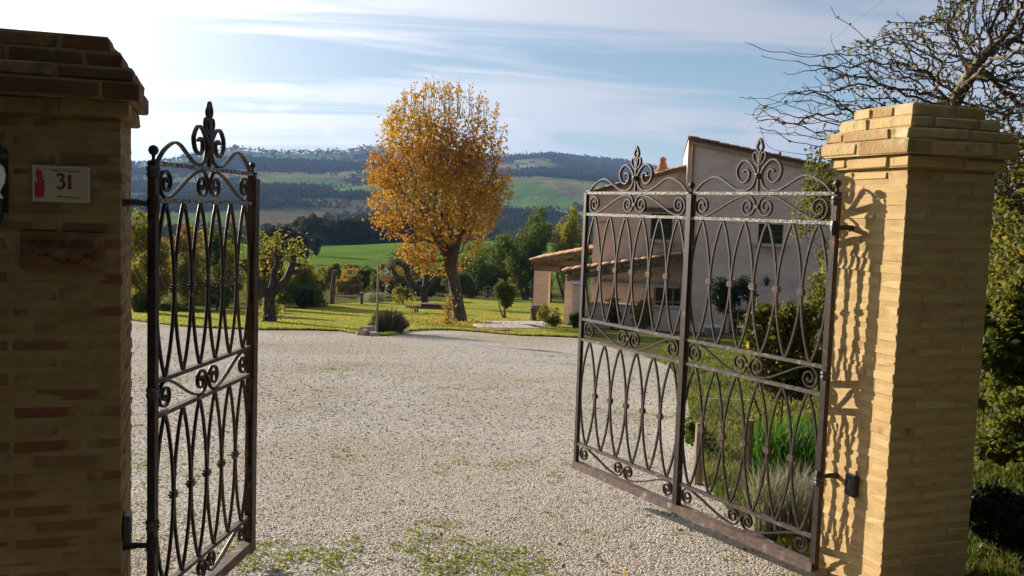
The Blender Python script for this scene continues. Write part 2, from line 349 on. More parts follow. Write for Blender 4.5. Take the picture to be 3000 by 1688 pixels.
MT['stake'] = surf('stake', [(0, (.17, .125, .075)), (1, (.33, .26, .16))], scale=12, bump=.4, stretch=(1, 1, .2))
MT['white_paint'] = surf('white_paint', [(0, (.66, .66, .64)), (1, (.8, .8, .78))], scale=9, rough=.5, bump=.05)
MT['grey_metal'] = surf('grey_metal', [(0, (.30, .30, .29)), (1, (.45, .44, .42))], scale=12, rough=.5, bump=.1, metal=.4)
MT['cloth_brown'] = surf('cloth_brown', [(0, (.09, .035, .025)), (1, (.15, .06, .045))], scale=14, rough=.9, bump=.2)
MT['plaster'] = surf('plaster', [(0, (.60, .435, .36)), (.5, (.70, .525, .44)), (1, (.77, .61, .52))], scale=1.6, bump=.6, bscale=9, mottle=[((.36, .24, .18), 2.6, .64, .76), ((.72, .62, .52), 1.1, .56, .72)], stretch=(1, 1, 3.2), bdist=.03, bricks=.5)
MT['plaster_warm'] = surf('plaster_warm', [(0, (.58, .425, .33)), (.5, (.67, .51, .41)), (1, (.74, .59, .49))], scale=1.8, bump=.6, bscale=9, mottle=[((.46, .31, .22), 2.2, .62, .76)], stretch=(1, 1, 3.2), bdist=.03, bricks=.4)
MT['plaster_ochre'] = surf('plaster_ochre', [(0, (.40, .24, .09)), (1, (.54, .35, .16))], scale=2, bump=.4)
MT['concrete'] = surf('concrete', [(0, (.36, .34, .31)), (1, (.52, .50, .46))], scale=5, bump=.3)
MT['tile'] = surf('tile', [(0, (.20, .09, .05)), (.35, (.36, .18, .10)), (.7, (.48, .29, .17)), (1, (.56, .42, .28))], scale=5, bump=.5, bscale=25, rnd='object', mottle=[((.16, .13, .09), 7, .6, .72)], bdist=.01)
MT['tile_stuff'] = surf('tile_stuff', [(0, (.20, .09, .05)), (.35, (.36, .18, .10)), (.7, (.48, .29, .17)), (1, (.56, .42, .28))], scale=5, bump=.5, bscale=25, rnd='attr', mottle=[((.16, .13, .09), 7, .6, .72)], bdist=.01)
MT['brick_path'] = surf('brick_path', [(0, (.30, .13, .08)), (1, (.46, .26, .18))], scale=6, bump=.4, rnd='object')
MT['rock'] = surf('rock', [(0, (.28, .19, .13)), (.5, (.42, .31, .23)), (1, (.55, .44, .34))], scale=5, bump=.9, bscale=12, bdist=.03)
MT['shutter'] = surf('shutter', [(0, (.035, .05, .04)), (1, (.06, .08, .065))], scale=8, bump=.2)
MT['straw'] = surf('straw', [(0, (.30, .13, .05)), (1, (.50, .26, .11))], scale=30, bump=.6)
MT['berry'] = surf('berry', [(0, (.012, .014, .03)), (1, (.03, .03, .055))], scale=9, rough=.5, bump=0)

LF = {}
LF['autumn'] = leafmat('leaf_autumn', [(0, (.14, .06, .018)), (.25, (.28, .13, .022)), (.5, (.42, .23, .03)), (.75, (.50, .31, .045)), (1, (.56, .41, .09))], .42, tint=(1.1, 1.0, .5))
LF['green'] = leafmat('leaf_green', [(0, (.035, .06, .014)), (.5, (.07, .11, .02)), (.85, (.12, .155, .03)), (1, (.22, .2, .04))], .45)
LF['dark'] = leafmat('leaf_dark', [(0, (.015, .026, .012)), (.6, (.03, .05, .018)), (1, (.055, .08, .03))], .3)
LF['yellowgreen'] = leafmat('leaf_yellowgreen', [(0, (.08, .10, .018)), (.4, (.16, .17, .025)), (.75, (.28, .25, .035)), (1, (.40, .30, .05))], .5)
LF['ochre'] = leafmat('leaf_ochre', [(0, (.09, .075, .02)), (.4, (.18, .13, .025)), (.75, (.30, .20, .035)), (1, (.40, .24, .045))], .5)
LF['olive'] = leafmat('leaf_olive', [(0, (.05, .065, .035)), (.5, (.10, .12, .065)), (1, (.19, .21, .13))], .35, gloss=.2)
LF['silver'] = leafmat('leaf_silver', [(0, (.16, .17, .13)), (.5, (.26, .27, .21)), (1, (.38, .38, .30))], .35)
LF['grass'] = leafmat('leaf_grass', [(0, (.05, .075, .015)), (.5, (.105, .14, .022)), (.8, (.18, .20, .035)), (1, (.30, .25, .09))], .42)
LF['grass_bright'] = leafmat('leaf_grass_bright', [(0, (.04, .12, .02)), (.6, (.08, .20, .03)), (1, (.16, .27, .05))], .45)
LF['dry'] = leafmat('leaf_dry', [(0, (.11, .07, .035)), (.5, (.2, .13, .06)), (1, (.32, .22, .1))], .4)
LF['lawn'] = leafmat('leaf_lawn', [(0, (.22, .25, .045)), (.5, (.31, .325, .06)), (1, (.39, .37, .09))], .5)
LF['weed'] = leafmat('leaf_weed', [(0, (.11, .16, .025)), (.5, (.19, .25, .04)), (1, (.32, .34, .09))], .45)
LF['bramble'] = leafmat('leaf_bramble', [(0, (.055, .07, .018)), (.45, (.11, .13, .028)), (.75, (.19, .18, .04)), (1, (.34, .25, .07))], .5)
LF['ivy'] = leafmat('leaf_ivy', [(0, (.03, .045, .012)), (.4, (.07, .085, .02)), (.75, (.16, .15, .03)), (1, (.28, .21, .05))], .45)
LF['wood_far'] = leafmat('leaf_wood_far', [(0, (.022, .032, .02)), (.5, (.036, .046, .022)), (.8, (.06, .06, .028)), (1, (.11, .08, .038))], .15, gloss=-.25)

# ground materials -------------------------------------------------
def ground_mat(name, kind):
    m, N, L = new_mat(name); out = N.new('ShaderNodeOutputMaterial'); b = N.new('ShaderNodeBsdfPrincipled'); L.new(b.outputs[0], out.inputs[0])
    b.inputs['Roughness'].default_value = 1; b.inputs['Specular IOR Level'].default_value = .0
    geo = N.new('ShaderNodeNewGeometry'); pos = geo.outputs['Position']
    def noise(s, d=5, dist=0, rough=.55):
        o = N.new('ShaderNodeTexNoise'); o.inputs['Scale'].default_value = s; o.inputs['Detail'].default_value = d; o.inputs['Distortion'].default_value = dist; o.inputs['Roughness'].default_value = rough; L.new(pos, o.inputs[0]); return o.outputs[0]
    def mapr(x, lo, hi):
        o = N.new('ShaderNodeMapRange'); o.interpolation_type = 'SMOOTHSTEP'; o.inputs[1].default_value = lo; o.inputs[2].default_value = hi; L.new(x, o.inputs[0]); return o.outputs[0]
    def mixc(f, a, c, blend='MIX'):
        o = N.new('ShaderNodeMix'); o.data_type = 'RGBA'; o.blend_type = blend
        if isinstance(f, float): o.inputs[0].default_value = f
        else: L.new(f, o.inputs[0])
        for i, v in ((6, a), (7, c)):
            if isinstance(v, tuple): o.inputs[i].default_value = (*v, 1)
            else: L.new(v, o.inputs[i])
        return o.outputs[2]
    if kind == 'gravel':
        vo = N.new('ShaderNodeTexVoronoi'); vo.inputs['Scale'].default_value = 78; L.new(pos, vo.inputs[0])
        sepc = N.new('ShaderNodeSeparateColor'); L.new(vo.outputs['Color'], sepc.inputs[0])
        r = ramp(N, [(0, (0.260, 0.228, 0.197)), (.25, (0.363, 0.326, 0.288)), (.6, (0.465, 0.423, 0.384)), (.9, (0.549, 0.507, 0.461)), (1, (0.670, 0.628, 0.586))]); L.new(sepc.outputs[0], r.inputs[0])
        c = mixc(mapr(noise(.7, 4), .42, .62), r.outputs[0], (.40, .35, .27))
        c2 = N.new('ShaderNodeMix'); c2.data_type = 'RGBA'; c2.inputs[0].default_value = .35; L.new(r.outputs[0], c2.inputs[6]); L.new(c, c2.inputs[7]); c = c2.outputs[2]
        moss = N.new('ShaderNodeMath'); moss.operation = 'MULTIPLY'; L.new(mapr(noise(.55, 5), .56, .70), moss.inputs[0]); L.new(mapr(noise(9, 4), .45, .6), moss.inputs[1])
        c = mixc(mapr(noise(.28, 3, .6), .42, .62), c, mixc(.55, c, (.36, .30, .22)))
        c = mixc(moss.outputs[0], c, (.15, .17, .05))
        L.new(c, b.inputs['Base Color'])
        bp = N.new('ShaderNodeBump'); bp.inputs['Strength'].default_value = .7; bp.inputs['Distance'].default_value = .012; bp.invert = True; L.new(vo.outputs['Distance'], bp.inputs['Height'])
        bp2 = N.new('ShaderNodeBump'); bp2.inputs['Strength'].default_value = .5; bp2.inputs['Distance'].default_value = .04; L.new(noise(7, 5), bp2.inputs['Height']); L.new(bp.outputs[0], bp2.inputs['Normal'])
        L.new(bp2.outputs[0], b.inputs['Normal'])
    elif kind == 'lawn':
        r = ramp(N, [(0, (.245, .265, .05)), (.5, (.33, .335, .068)), (1, (.42, .385, .095))]); L.new(mapr(noise(.35, 6), .3, .7), r.inputs[0])
        c = mixc(mapr(noise(14, 4), .35, .7), r.outputs[0], (.18, .19, .035))
        L.new(c, b.inputs['Base Color'])
        bp = N.new('ShaderNodeBump'); bp.inputs['Strength'].default_value = 1.0; bp.inputs['Distance'].default_value = .05; L.new(noise(40, 3), bp.inputs['Height'])
        bp2 = N.new('ShaderNodeBump'); bp2.inputs['Strength'].default_value = .6; bp2.inputs['Distance'].default_value = .12; L.new(noise(2.2, 4), bp2.inputs['Height']); L.new(bp.outputs[0], bp2.inputs['Normal'])
        L.new(bp2.outputs[0], b.inputs['Normal'])
    elif kind == 'ground':
        r = ramp(N, [(0, (.07, .06, .03)), (.4, (.10, .10, .03)), (.7, (.12, .15, .03)), (1, (.17, .17, .05))]); L.new(mapr(noise(.8, 6), .3, .7), r.inputs[0])
        c = mixc(mapr(noise(11, 5), .5, .68), r.outputs[0], (.10, .075, .045))
        dist = N.new('ShaderNodeVectorMath'); dist.operation = 'LENGTH'; L.new(pos, dist.inputs[0])
        c = mixc(mapr(dist.outputs['Value'], 85., 105.), c, mixc(mapr(noise(.05, 6, 1.2), .35, .65), (.085, .155, .028), (.13, .205, .035)))
        L.new(c, b.inputs['Base Color'])
        bp = N.new('ShaderNodeBump'); bp.inputs['Strength'].default_value = 1.0; bp.inputs['Distance'].default_value = .05; L.new(noise(25, 5), bp.inputs['Height']); L.new(bp.outputs[0], b.inputs['Normal'])
    elif kind == 'hills':
        mp = N.new('ShaderNodeMapping'); mp.inputs['Scale'].default_value = (.0062, .0034, 0); mp.inputs['Rotation'].default_value = (0, 0, .3); L.new(pos, mp.inputs[0])
        wv = N.new('ShaderNodeTexNoise'); wv.inputs['Scale'].default_value = 2.5; L.new(mp.outputs[0], wv.inputs[0])
        ad = N.new('ShaderNodeVectorMath'); ad.operation = 'MULTIPLY_ADD'; L.new(wv.outputs['Color'], ad.inputs[0]); ad.inputs[1].default_value = (.5, .5, 0); L.new(mp.outputs[0], ad.inputs[2])
        vo = N.new('ShaderNodeTexVoronoi'); vo.inputs['Scale'].default_value = 1.0; L.new(ad.outputs[0], vo.inputs[0])
        sepc = N.new('ShaderNodeSeparateColor'); L.new(vo.outputs['Color'], sepc.inputs[0])
        r = ramp(N, [(0, (.11, .20, .045)), (.2, (.16, .26, .055)), (.36, (.22, .20, .09)), (.5, (.17, .125, .075)), (.62, (.12, .21, .05)), (.78, (.23, .22, .10)), (.9, (.14, .11, .07)), (1, (.19, .28, .065))], 'CONSTANT'); L.new(sepc.outputs[0], r.inputs[0])
        c = mixc(mapr(noise(.02, 5), .4, .65), r.outputs[0], mixc(.5, r.outputs[0], (.10, .11, .045)))
        wood = N.new('ShaderNodeAttribute'); wood.attribute_name = 'rnd'
        c = mixc(mapr(wood.outputs['Fac'], .535, .575), c, (.035, .042, .022))
        L.new(c, b.inputs['Base Color'])
        bp = N.new('ShaderNodeBump'); bp.inputs['Strength'].default_value = .8; bp.inputs['Distance'].default_value = 3; L.new(noise(.06, 5), bp.inputs['Height']); L.new(bp.outputs[0], b.inputs['Normal'])
    return m
for k in ('gravel', 'lawn', 'ground', 'hills'): MT['g_' + k] = ground_mat(k, k)

# ------------------------------------------------------------------ terrain
def polar(name, r0, r1, nr, na, mat, a0=-math.pi, a1=math.pi, att=None, nview=0):
    rr = np.geomspace(r0, r1, nr); aa = np.linspace(a0, a1, na)
    R, A = np.meshgrid(rr, aa, indexing='ij'); X = R * np.sin(A); Y = R * np.cos(A); Z = tz(X, Y)
    V = np.stack([X, Y, Z], -1).reshape(-1, 3); i = np.arange(nr - 1)[:, None] * na + np.arange(na - 1)[None]
    F = np.stack([i, i + na, i + na + 1, i + 1], -1).reshape(-1, 4)
    m = MB(); m.add(V, F, None if att is None else att(V[F].mean(1)))
    return m.build(name, mat, smooth=True)
def woodmask(C):
    X, Y = C[:, 0], C[:, 1]; r = np.hypot(X, Y)
    f = fbm(X / 260 + 3, Y / 150 + 9, 4, 21); t = np.clip((r - 520) / 1500, 0, 1)
    az = np.arctan2(X, Y)
    return f + .10 * sstep(.30, .55, t) * sstep(.95, .75, t) - .04 + .10 * sstep(.0, .06, az) * sstep(.35, .6, t) + .10 * sstep(.08, .12, t) * sstep(.24, .18, t) - .12 * sstep(.24, .28, t) * sstep(.42, .36, t)
tag(polar('ground', .35, 232, 190, 420, MT['g_ground']), kind='structure')
tag(polar('hills', 231.5, 4600, 200, 560, MT['g_hills'], att=woodmask), kind='structure')

def patch(name, bottom, top, left, right, nu, nv, lift, mat):
    """transfinite patch between four ground polylines, draped on the terrain"""
    def res(P, n):
        P = np.asarray(P, float)[:, :2]; s = np.concatenate([[0], np.cumsum(np.linalg.norm(np.diff(P, axis=0), axis=1))]); t = np.linspace(0, s[-1], n)
        return np.stack([np.interp(t, s, P[:, 0]), np.interp(t, s, P[:, 1])], 1)
    B, T, Lf, Rt = res(bottom, nu), res(top, nu), res(left, nv), res(right, nv)
    u = np.linspace(0, 1, nu)[None, :, None]; v = np.linspace(0, 1, nv)[:, None, None]
    G = (1 - v) * B[None] + v * T[None] + (1 - u) * Lf[:, None] + u * Rt[:, None] - ((1 - u) * (1 - v) * B[0] + u * (1 - v) * B[-1] + (1 - u) * v * T[0] + u * v * T[-1])
    Z = tz(G[..., 0], G[..., 1]) + lift; V = np.concatenate([G, Z[..., None]], -1).reshape(-1, 3)
    i = np.arange(nv - 1)[:, None] * nu + np.arange(nu - 1)[None]; F = np.stack([i, i + 1, i + nu + 1, i + nu], -1).reshape(-1, 4)
    m = MB(); m.add(V, F); o = m.build(name, mat, smooth=True); return tag(o, kind='structure'), G
g2 = lambda pts: [gp(*p)[:2] for p in pts]
far_edge = g2([(330, 938), (400, 941), (470, 950), (570, 961), (760, 968), (900, 969), (1000, 972), (1060, 982), (1130, 986), (1190, 972), (1260, 968), (1340, 970), (1420, 976), (1520, 985), (1620, 988), (1700, 992)])
rt_edge = g2([(1700, 992), (1830, 1018), (1960, 1075), (2010, 1160), (2035, 1300), (2060, 1420), (2170, 1540), (2340, 1640), (2390, 1688)])[::-1]
rt_edge = [np.array([2.6, -9.]), np.array([2.2, 0.]), np.array([1.9, 3.2])] + rt_edge
lf_edge = [np.array([-2.8, -9.]), np.array([-2.3, 0.]), np.array([-2.4, 4.5]), np.array([-4.5, 9]), np.array([-8, 17.]), far_edge[0]]
GRAVEL, GG = patch('gravel_drive', [lf_edge[0], rt_edge[0]], far_edge, lf_edge, rt_edge, 150, 260, .016, MT['g_gravel'])
lawn_top = g2([(330, 912), (450, 916), (600, 922), (700, 912), (860, 908), (935, 902), (960, 894), (1040, 890), (1140, 888), (1260, 884), (1350, 878), (1440, 874), (1540, 874), (1640, 880), (1720, 900)])
LAWN, LG = patch('lawn', far_edge, lawn_top, [far_edge[0], lawn_top[0]], [far_edge[-1], lawn_top[-1]], 150, 120, .05, MT['g_lawn'])
UNSEEN_LANE, _ = patch('lane', [(-14., -4.6), (14., -3.6)], [(-14., -1.6), (14., 2.4)], [(-14., -4.6), (-14., -1.6)], [(14., -3.6), (14., 2.4)], 90, 24, .035, surf('bounce_cut_asphalt', [(0, (.03, .03, .03)), (1, (.06, .058, .055))], scale=20, bump=.5, coord='Object'))  # unseen dark sheet added to cut light bounced onto the pillar fronts
# the strip of grass that runs along the right of the drive up to the house
strip_r = [np.array([9., 30.]), np.array([8., 22.]), np.array([6.5, 14.]), np.array([4.6, 9.]), np.array([3.2, 6.2])]

# ------------------------------------------------------------------ brick pillars
D3 = np.array([.9512, .3086, 0]); N3 = np.array([-.3086, .9512, 0]); Z3 = np.array([0, 0, 1.])
AXP = np.array([D3, N3, Z3]); ROTP = math.atan2(D3[1], D3[0])
def chamfer_box(l, w, h, c, jit, seed):
    rg = np.random.default_rng(seed); V = []; idx = {}
    for sx in (-1, 1):
        for sy in (-1, 1):
            for sz in (-1, 1):
                j = rg.normal(size=3) * jit; S = np.array([sx * l, sy * w, sz * h]) / 2 + j
                for k in range(3):
                    off = -np.array([sx, sy, sz], float) * c; off[k] = 0
                    idx[sx, sy, sz, k] = len(V); V.append(S + off)
    F = []
    def q(ks):  # order a polygon's corners around its own normal, outwards
        P = np.array([V[i] for i in ks]); m = P.mean(0); n_ = m / np.linalg.norm(m); t = P[0] - m; t -= n_ * (t @ n_); b = np.cross(n_, t)
        an = [math.atan2((p - m) @ b, (p - m) @ t) for p in P]; return [ks[i] for i in np.argsort(an)]
    for k in range(3):
        for s in (-1, 1):
            F.append(q([v for key, v in idx.items() if key[k] == s and key[3] == k]))
    for k in range(3):
        a, b = [i for i in range(3) if i != k]
        for sa in (-1, 1):
            for sb in (-1, 1):
                F.append(q([v for key, v in idx.items() if key[a] == sa and key[b] == sb and key[3] in (a, b)]))
    T = [q([idx[x, y, z, k] for k in range(3)]) for x in (-1, 1) for y in (-1, 1) for z in (-1, 1)]
    return np.array(V), np.array(F), np.array(T)
_bm = {}
def brick_mesh(l, w, h, mat, var):
    key = (round(l, 3), round(w, 3), round(h, 3), mat, var)
    if key not in _bm:
        V, F, T = chamfer_box(l, w, h, .0045, .0022, hash(key[:3]) % 9999 + var * 77)
        m = MB(); m.add(V, F); m.F.append(T); m.A.append(np.full(len(T), .5))
        o = m.build('brick', MT[mat]); _bm[key] = o.data; bpy.data.objects.remove(o)
    return _bm[key]
def put_brick(root, c, l, w, h, axis, mat='brick', name='brick', org=None):
    o = bpy.data.objects.new(name, brick_mesh(l, w, h, mat, random.randrange(4))); COL.objects.link(o); o.parent = root
    o.location = [float(v) for v in (np.asarray(c) - np.array(root.location if org is None else org))]
    o.rotation_euler = (random.gauss(0, .006), random.gauss(0, .006), ROTP + (math.pi / 2 if axis else 0) + (math.pi if random.random() < .5 else 0))
    return o
def pillar(name, label, FC, sgn, ztop_shaft, pitch, bmat, W=.49, DP=.49):
    FC = np.array([*FC, 0.]); base = FC + D3 * sgn * W / 2 + N3 * DP / 2
    z0 = float(tz(base[0], base[1])) - .10
    root = thing(name, label, 'pillar', (base[0], base[1], z0))
    nc = int((ztop_shaft - z0) / pitch); pitch = (ztop_shaft - z0) / nc
    core = MB(); core.box((base[0], base[1], (z0 + ztop_shaft) / 2), (W - .0045, DP - .0045, ztop_shaft - z0), AXP); shaft = core.build('shaft', MT['mortar' + ('_old' if 'old' in bmat else '')], root)
    t = .118; bh = pitch - .021; j = .016
    def ring(w, dpt, z, flip, mat, rows, bh, part):
        # rows along the gate line (front, back) run full width on flip==0, between the side rows otherwise
        hx, hy = w / 2, dpt / 2
        if flip == 0: spans = [(0, -hy + t / 2, -hx, hx), (0, hy - t / 2, -hx, hx), (1, -hx + t / 2, -hy + t + j, hy - t - j), (1, hx - t / 2, -hy + t + j, hy - t - j)]
        else: spans = [(1, -hx + t / 2, -hy, hy), (1, hx - t / 2, -hy, hy), (0, -hy + t / 2, -hx + t + j, hx - t - j), (0, hy - t / 2, -hx + t + j, hx - t - j)]
        for ax, off, a, b in spans:
            L = b - a; n = max(1, round(L / .27)); cut = [a]
            for i in range(1, n): cut.append(a + L * i / n + (.045 if rows % 2 else -.045) * (1 if ax else -1))
            cut.append(b)
            for i in range(n):
                l = cut[i + 1] - cut[i] - (j if i < n - 1 else 0); m_ = cut[i] + l / 2
                loc = D3 * (m_ if ax == 0 else off) + N3 * (off if ax == 0 else m_)
                pr = random.gauss(0, .0009); out = (N3 if ax == 0 else D3) * (np.sign(off) * pr)
                put_brick(part, np.array([base[0], base[1], z]) + loc + out, l, t, bh * random.uniform(.82, 1.12), ax, mat, org=root.location)
    for k in range(nc):
        ring(W, DP, z0 + (k + .5) * pitch, k % 2, bmat, k // 2 + k, bh, shaft)
    z = ztop_shaft; ch = .058
    cap = [(.03, ch, 'brick'), (.062, .066, 'brick_weathered'), (.046, .052, 'brick_weathered'), (.004, ch, 'brick_weathered'), (-.042, ch, 'brick_weathered')]
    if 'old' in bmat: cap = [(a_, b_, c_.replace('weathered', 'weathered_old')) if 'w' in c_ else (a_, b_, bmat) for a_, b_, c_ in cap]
    cc = MB()
    for i, (o_, hh, mt) in enumerate(cap):
        cc.box((base[0], base[1], z + hh / 2), (W + 2 * o_ - .014, DP + 2 * o_ - .014, hh - .0005), AXP); z += hh
    cpo = cc.build('cap', MT['mortar' + ('_old' if 'old' in bmat else '')], root); z = ztop_shaft
    for i, (o_, hh, mt) in enumerate(cap):
        ring(W + 2 * o_, DP + 2 * o_, z + hh / 2, i % 2, mt, i, hh - .008, cpo); z += hh
    return root, base
FCL, FCR = (-1.4305, 3.422), (1.7306, 4.179)
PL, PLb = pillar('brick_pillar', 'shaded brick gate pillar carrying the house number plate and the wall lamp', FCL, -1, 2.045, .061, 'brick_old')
PR, PRb = pillar('brick_pillar', 'brick gate pillar with one side in golden sunlight and gate shadows on it', FCR, 1, 2.01, .061, 'brick')

def on_front(px, py, FC, off=.0):
    P0 = np.array([*FC, 0]) - N3 * off; d = ray(px, py); C = np.array([0, 0, H]); t = ((P0 - C) @ N3) / (d @ N3); return C + d * t
def on_inner(px, py, FC, off):
    P0 = np.array([*FC, 0]) + D3 * off; d = ray(px, py); C = np.array([0, 0, H]); t = ((P0 - C) @ D3) / (d @ D3); return C + d * t

def font_part(text, org, size, mat, parent, name, depth=.0006, w=None):
    cu = bpy.data.curves.new('t', 'FONT'); cu.body = text; cu.size = size; cu.extrude = depth; cu.align_x = 'CENTER'
    o = bpy.data.objects.new('t', cu); COL.objects.link(o); bpy.context.view_layer.update()
    me = bpy.data.meshes.new_from_object(o.evaluated_get(bpy.context.evaluated_depsgraph_get())); bpy.data.objects.remove(o)
    V = np.array([v.co for v in me.vertices]); 
    if w: V[:, 0] *= w / (np.ptp(V[:, 0]) + 1e-9)
    W = org + V[:, :1] * D3 + V[:, 1:2] * Z3 + V[:, 2:3] * -N3 - np.array(parent.location)
    me.vertices.foreach_set('co', W.astype(np.float32).ravel()); me.update(); me.materials.clear(); me.materials.append(mat)
    q = bpy.data.objects.new(name, me); COL.objects.link(q); q.parent = parent; return q

def number_plate():
    c = [on_front(x, y, FCL, .006) for x, y in ((95.6, 484), (264, 492), (264, 594), (96, 590))]
    ctr = sum(c) / 4; w = abs((c[1] - c[0]) @ D3); h = abs(c[0][2] - c[3][2])
    r = thing('house_number_plate', 'cream house number plate reading 31 with a red ornament', 'sign', ctr)
    MB().box(ctr, (w, .012, h), AXP).build('plate', MT['plaque'], r)
    e = MB()
    for s in (-1, 1):
        e.box(ctr + Z3 * s * (h / 2 - .0035) - N3 * .0068, (w, .003, .006), AXP); e.box(ctr + D3 * s * (w / 2 - .0035) - N3 * .0068, (.006, .003, h - .013), AXP)
    e.build('rim', MT['plaque_edge'], r)
    f = ctr - N3 * .0064; loc = lambda u, z: f + D3 * u * w + Z3 * z * h
    # digits drawn as strokes that swell and thin like a book face
    m = MB(); P = crom([loc(*p) for p in ((-.075, .20), (-.055, .255), (-.02, .275), (.02, .245), (.03, .19), (.01, .125), (-.025, .10), (.02, .085), (.045, .02), (.035, -.06), (0, -.105), (-.04, -.11), (-.085, -.075))], 6)
    n = len(P); tp = .55 + .75 * np.abs(np.sin(np.linspace(0, 2 * np.pi, n))); m.sweep(P, N3, .0042, .0008, taper=tp); m.build('digit', MT['brown_paint'], r)
    m = MB(); m.sweep([loc(.145, .265), loc(.145, .08), loc(.147, -.11)], N3, .0052, .0008); m.sweep([loc(.10, .215), loc(.125, .245), loc(.147, .265)], N3, .0022, .0008); m.sweep([loc(.105, -.112), loc(.147, -.11), loc(.19, -.112)], N3, .0024, .0009)
    m.build('digit', MT['brown_paint'], r)
    m = MB()
    for (u0, u1, z, t) in ((-.17, -.04, .375, .0032), (-.02, .0, .372, .0032), (.03, .07, .37, .0032), (.10, .33, .365, .0032), (-.08, .03, -.345, .0034), (.06, .22, -.355, .0034), (.23, .30, -.362, .0034)):
        m.box(loc((u0 + u1) / 2, z), ((u1 - u0) * w, .0012, t), AXP)
    m.build('lettering', MT['brown_paint'], r)['kind'] = 'stuff'
    m = MB()   # red leafy ornament up the left side
    for i in range(11):
        z = -.33 + i * .066
        for s in (-1, 1):
            l = (.105 if i < 7 else .075) * (1 - .3 * abs(i - 3.5) / 5)
            if i in (6, 7) and s == -1: continue
            a = loc(-.385, z); b = loc(-.385 + s * l, z + .075 * (1 if i % 2 else .6)); mid = loc(-.385 + s * l * .6, z - .01)
            m.sweep(crom([a, mid, b], 4), N3, .0062 if i < 7 else .005, .0007, taper=np.linspace(1.2, .25, 9))
    m.sweep([loc(-.385, -.38), loc(-.40, 0), loc(-.395, .40)], N3, .0028, .0008)
    m.build('ornament', MT['red_paint'], r)
number_plate()
def terracotta_plaque():
    c = [on_front(x, y, FCL, .009) for x, y in ((62, 676), (306, 690), (306, 786), (62, 788))]
    ctr = sum(c) / 4; w = abs((c[1] - c[0]) @ D3); h = abs(c[0][2] - c[3][2])
    r = thing('name_plaque', 'dark terracotta plaque with worn lettering below the house number', 'sign', ctr)
    V, F, T = chamfer_box(w, .018, h, .005, .0015, 5); m = MB(); m.add(V @ AXP + ctr, F); m.F.append(T); m.A.append(np.full(len(T), .5)); m.build('slab', MT['clay'], r)
    f = ctr - N3 * .0095; loc = lambda u, z: f + D3 * u * w + Z3 * z * h
    font_part('PODERE DEL TESORO', loc(0, .10), .034, MT['engraved'], r, 'lettering', w=w * .76)['kind'] = 'stuff'
    m = MB(); m.sweep(crom([loc(-.3, -.12), loc(-.15, -.14), loc(0, -.3), (loc(.18, -.26)), loc(.3, -.12), loc(.42, -.02)], 6), N3, .0022, .0008)
    for u, z in ((-.22, -.10), (-.12, -.22), (.03, -.24), (.14, -.34), (.24, -.14), (.33, -.22)): m.sweep(crom([loc(u, z), loc(u + .03, z + .03), loc(u + .07, z + .02)], 4), N3, .0045, .0008, taper=[.3, .7, 1, 1.1, 1, .8, .6, .4, .2])
    m.build('sprig', MT['engraved'], r)
terracotta_plaque()
def wall_lamp():
    c = on_front(-22, 528, FCL, .13); wall = c + N3 * .13
    r = thing('wall_lamp', 'white globe wall lamp on a black bracket at the left edge', 'lamp', wall + Z3 * -.12)
    MB().lathe(c, [(.004, .062), (.02, .06), (.035, .045), (.040, .02), (.036, -.008), (.026, -.03), (.022, -.042), (.03, -.055), (.034, -.06)], 16).build('globe', MT['opal'], r, smooth=True)
    m = MB().lathe(c, [(.001, -.14), (.02, -.137), (.026, -.10), (.03, -.062), (.001, -.060)], 12); m.tube(crom([c - Z3 * .13, c - Z3 * .16 + N3 * .06, c - Z3 * .12 + N3 * .125], 5), .009); m.build('bracket', MT['black_plastic'], r)
    MB().lathe(c, [(.001, .14), (.012, .13), (.03, .10), (.05, .085), (.045, .075), (.012, .064)], 12).build('hood', MT['black_plastic'], r)
    m = MB(); m.box(wall - N3 * .006, (.05, .012, .22), AXP); m.tube(crom([c + Z3 * .12, c + Z3 * .16 + N3 * .06, c + Z3 * .10 + N3 * .125], 5), .008); m.build('backplate', MT['black_plastic'], r)
wall_lamp()
def sensor(px, py, FC, sgn, label):
    c = on_inner(px, py, FC, sgn * .016); r = thing('gate_sensor', label, 'sensor', c, 'gate sensors')
    V, F, T = chamfer_box(.032, .07, .105, .006, 0, 3); m = MB(); m.add(V @ AXP + c, F); m.F.append(T); m.A.append(np.full(len(T), .5)); m.build('housing', MT['black_plastic'], r)
    MB().box(c + D3 * sgn * .0165 + Z3 * .008, (.003, .04, .05), AXP).build('lens', MT['glass_dark'], r)
sensor(373, 1545, FCL, 1, 'black gate sensor on the narrow side of the shaded pillar')
sensor(2495, 1422, FCR, -1, 'black gate sensor on the sunlit side of the pillar')

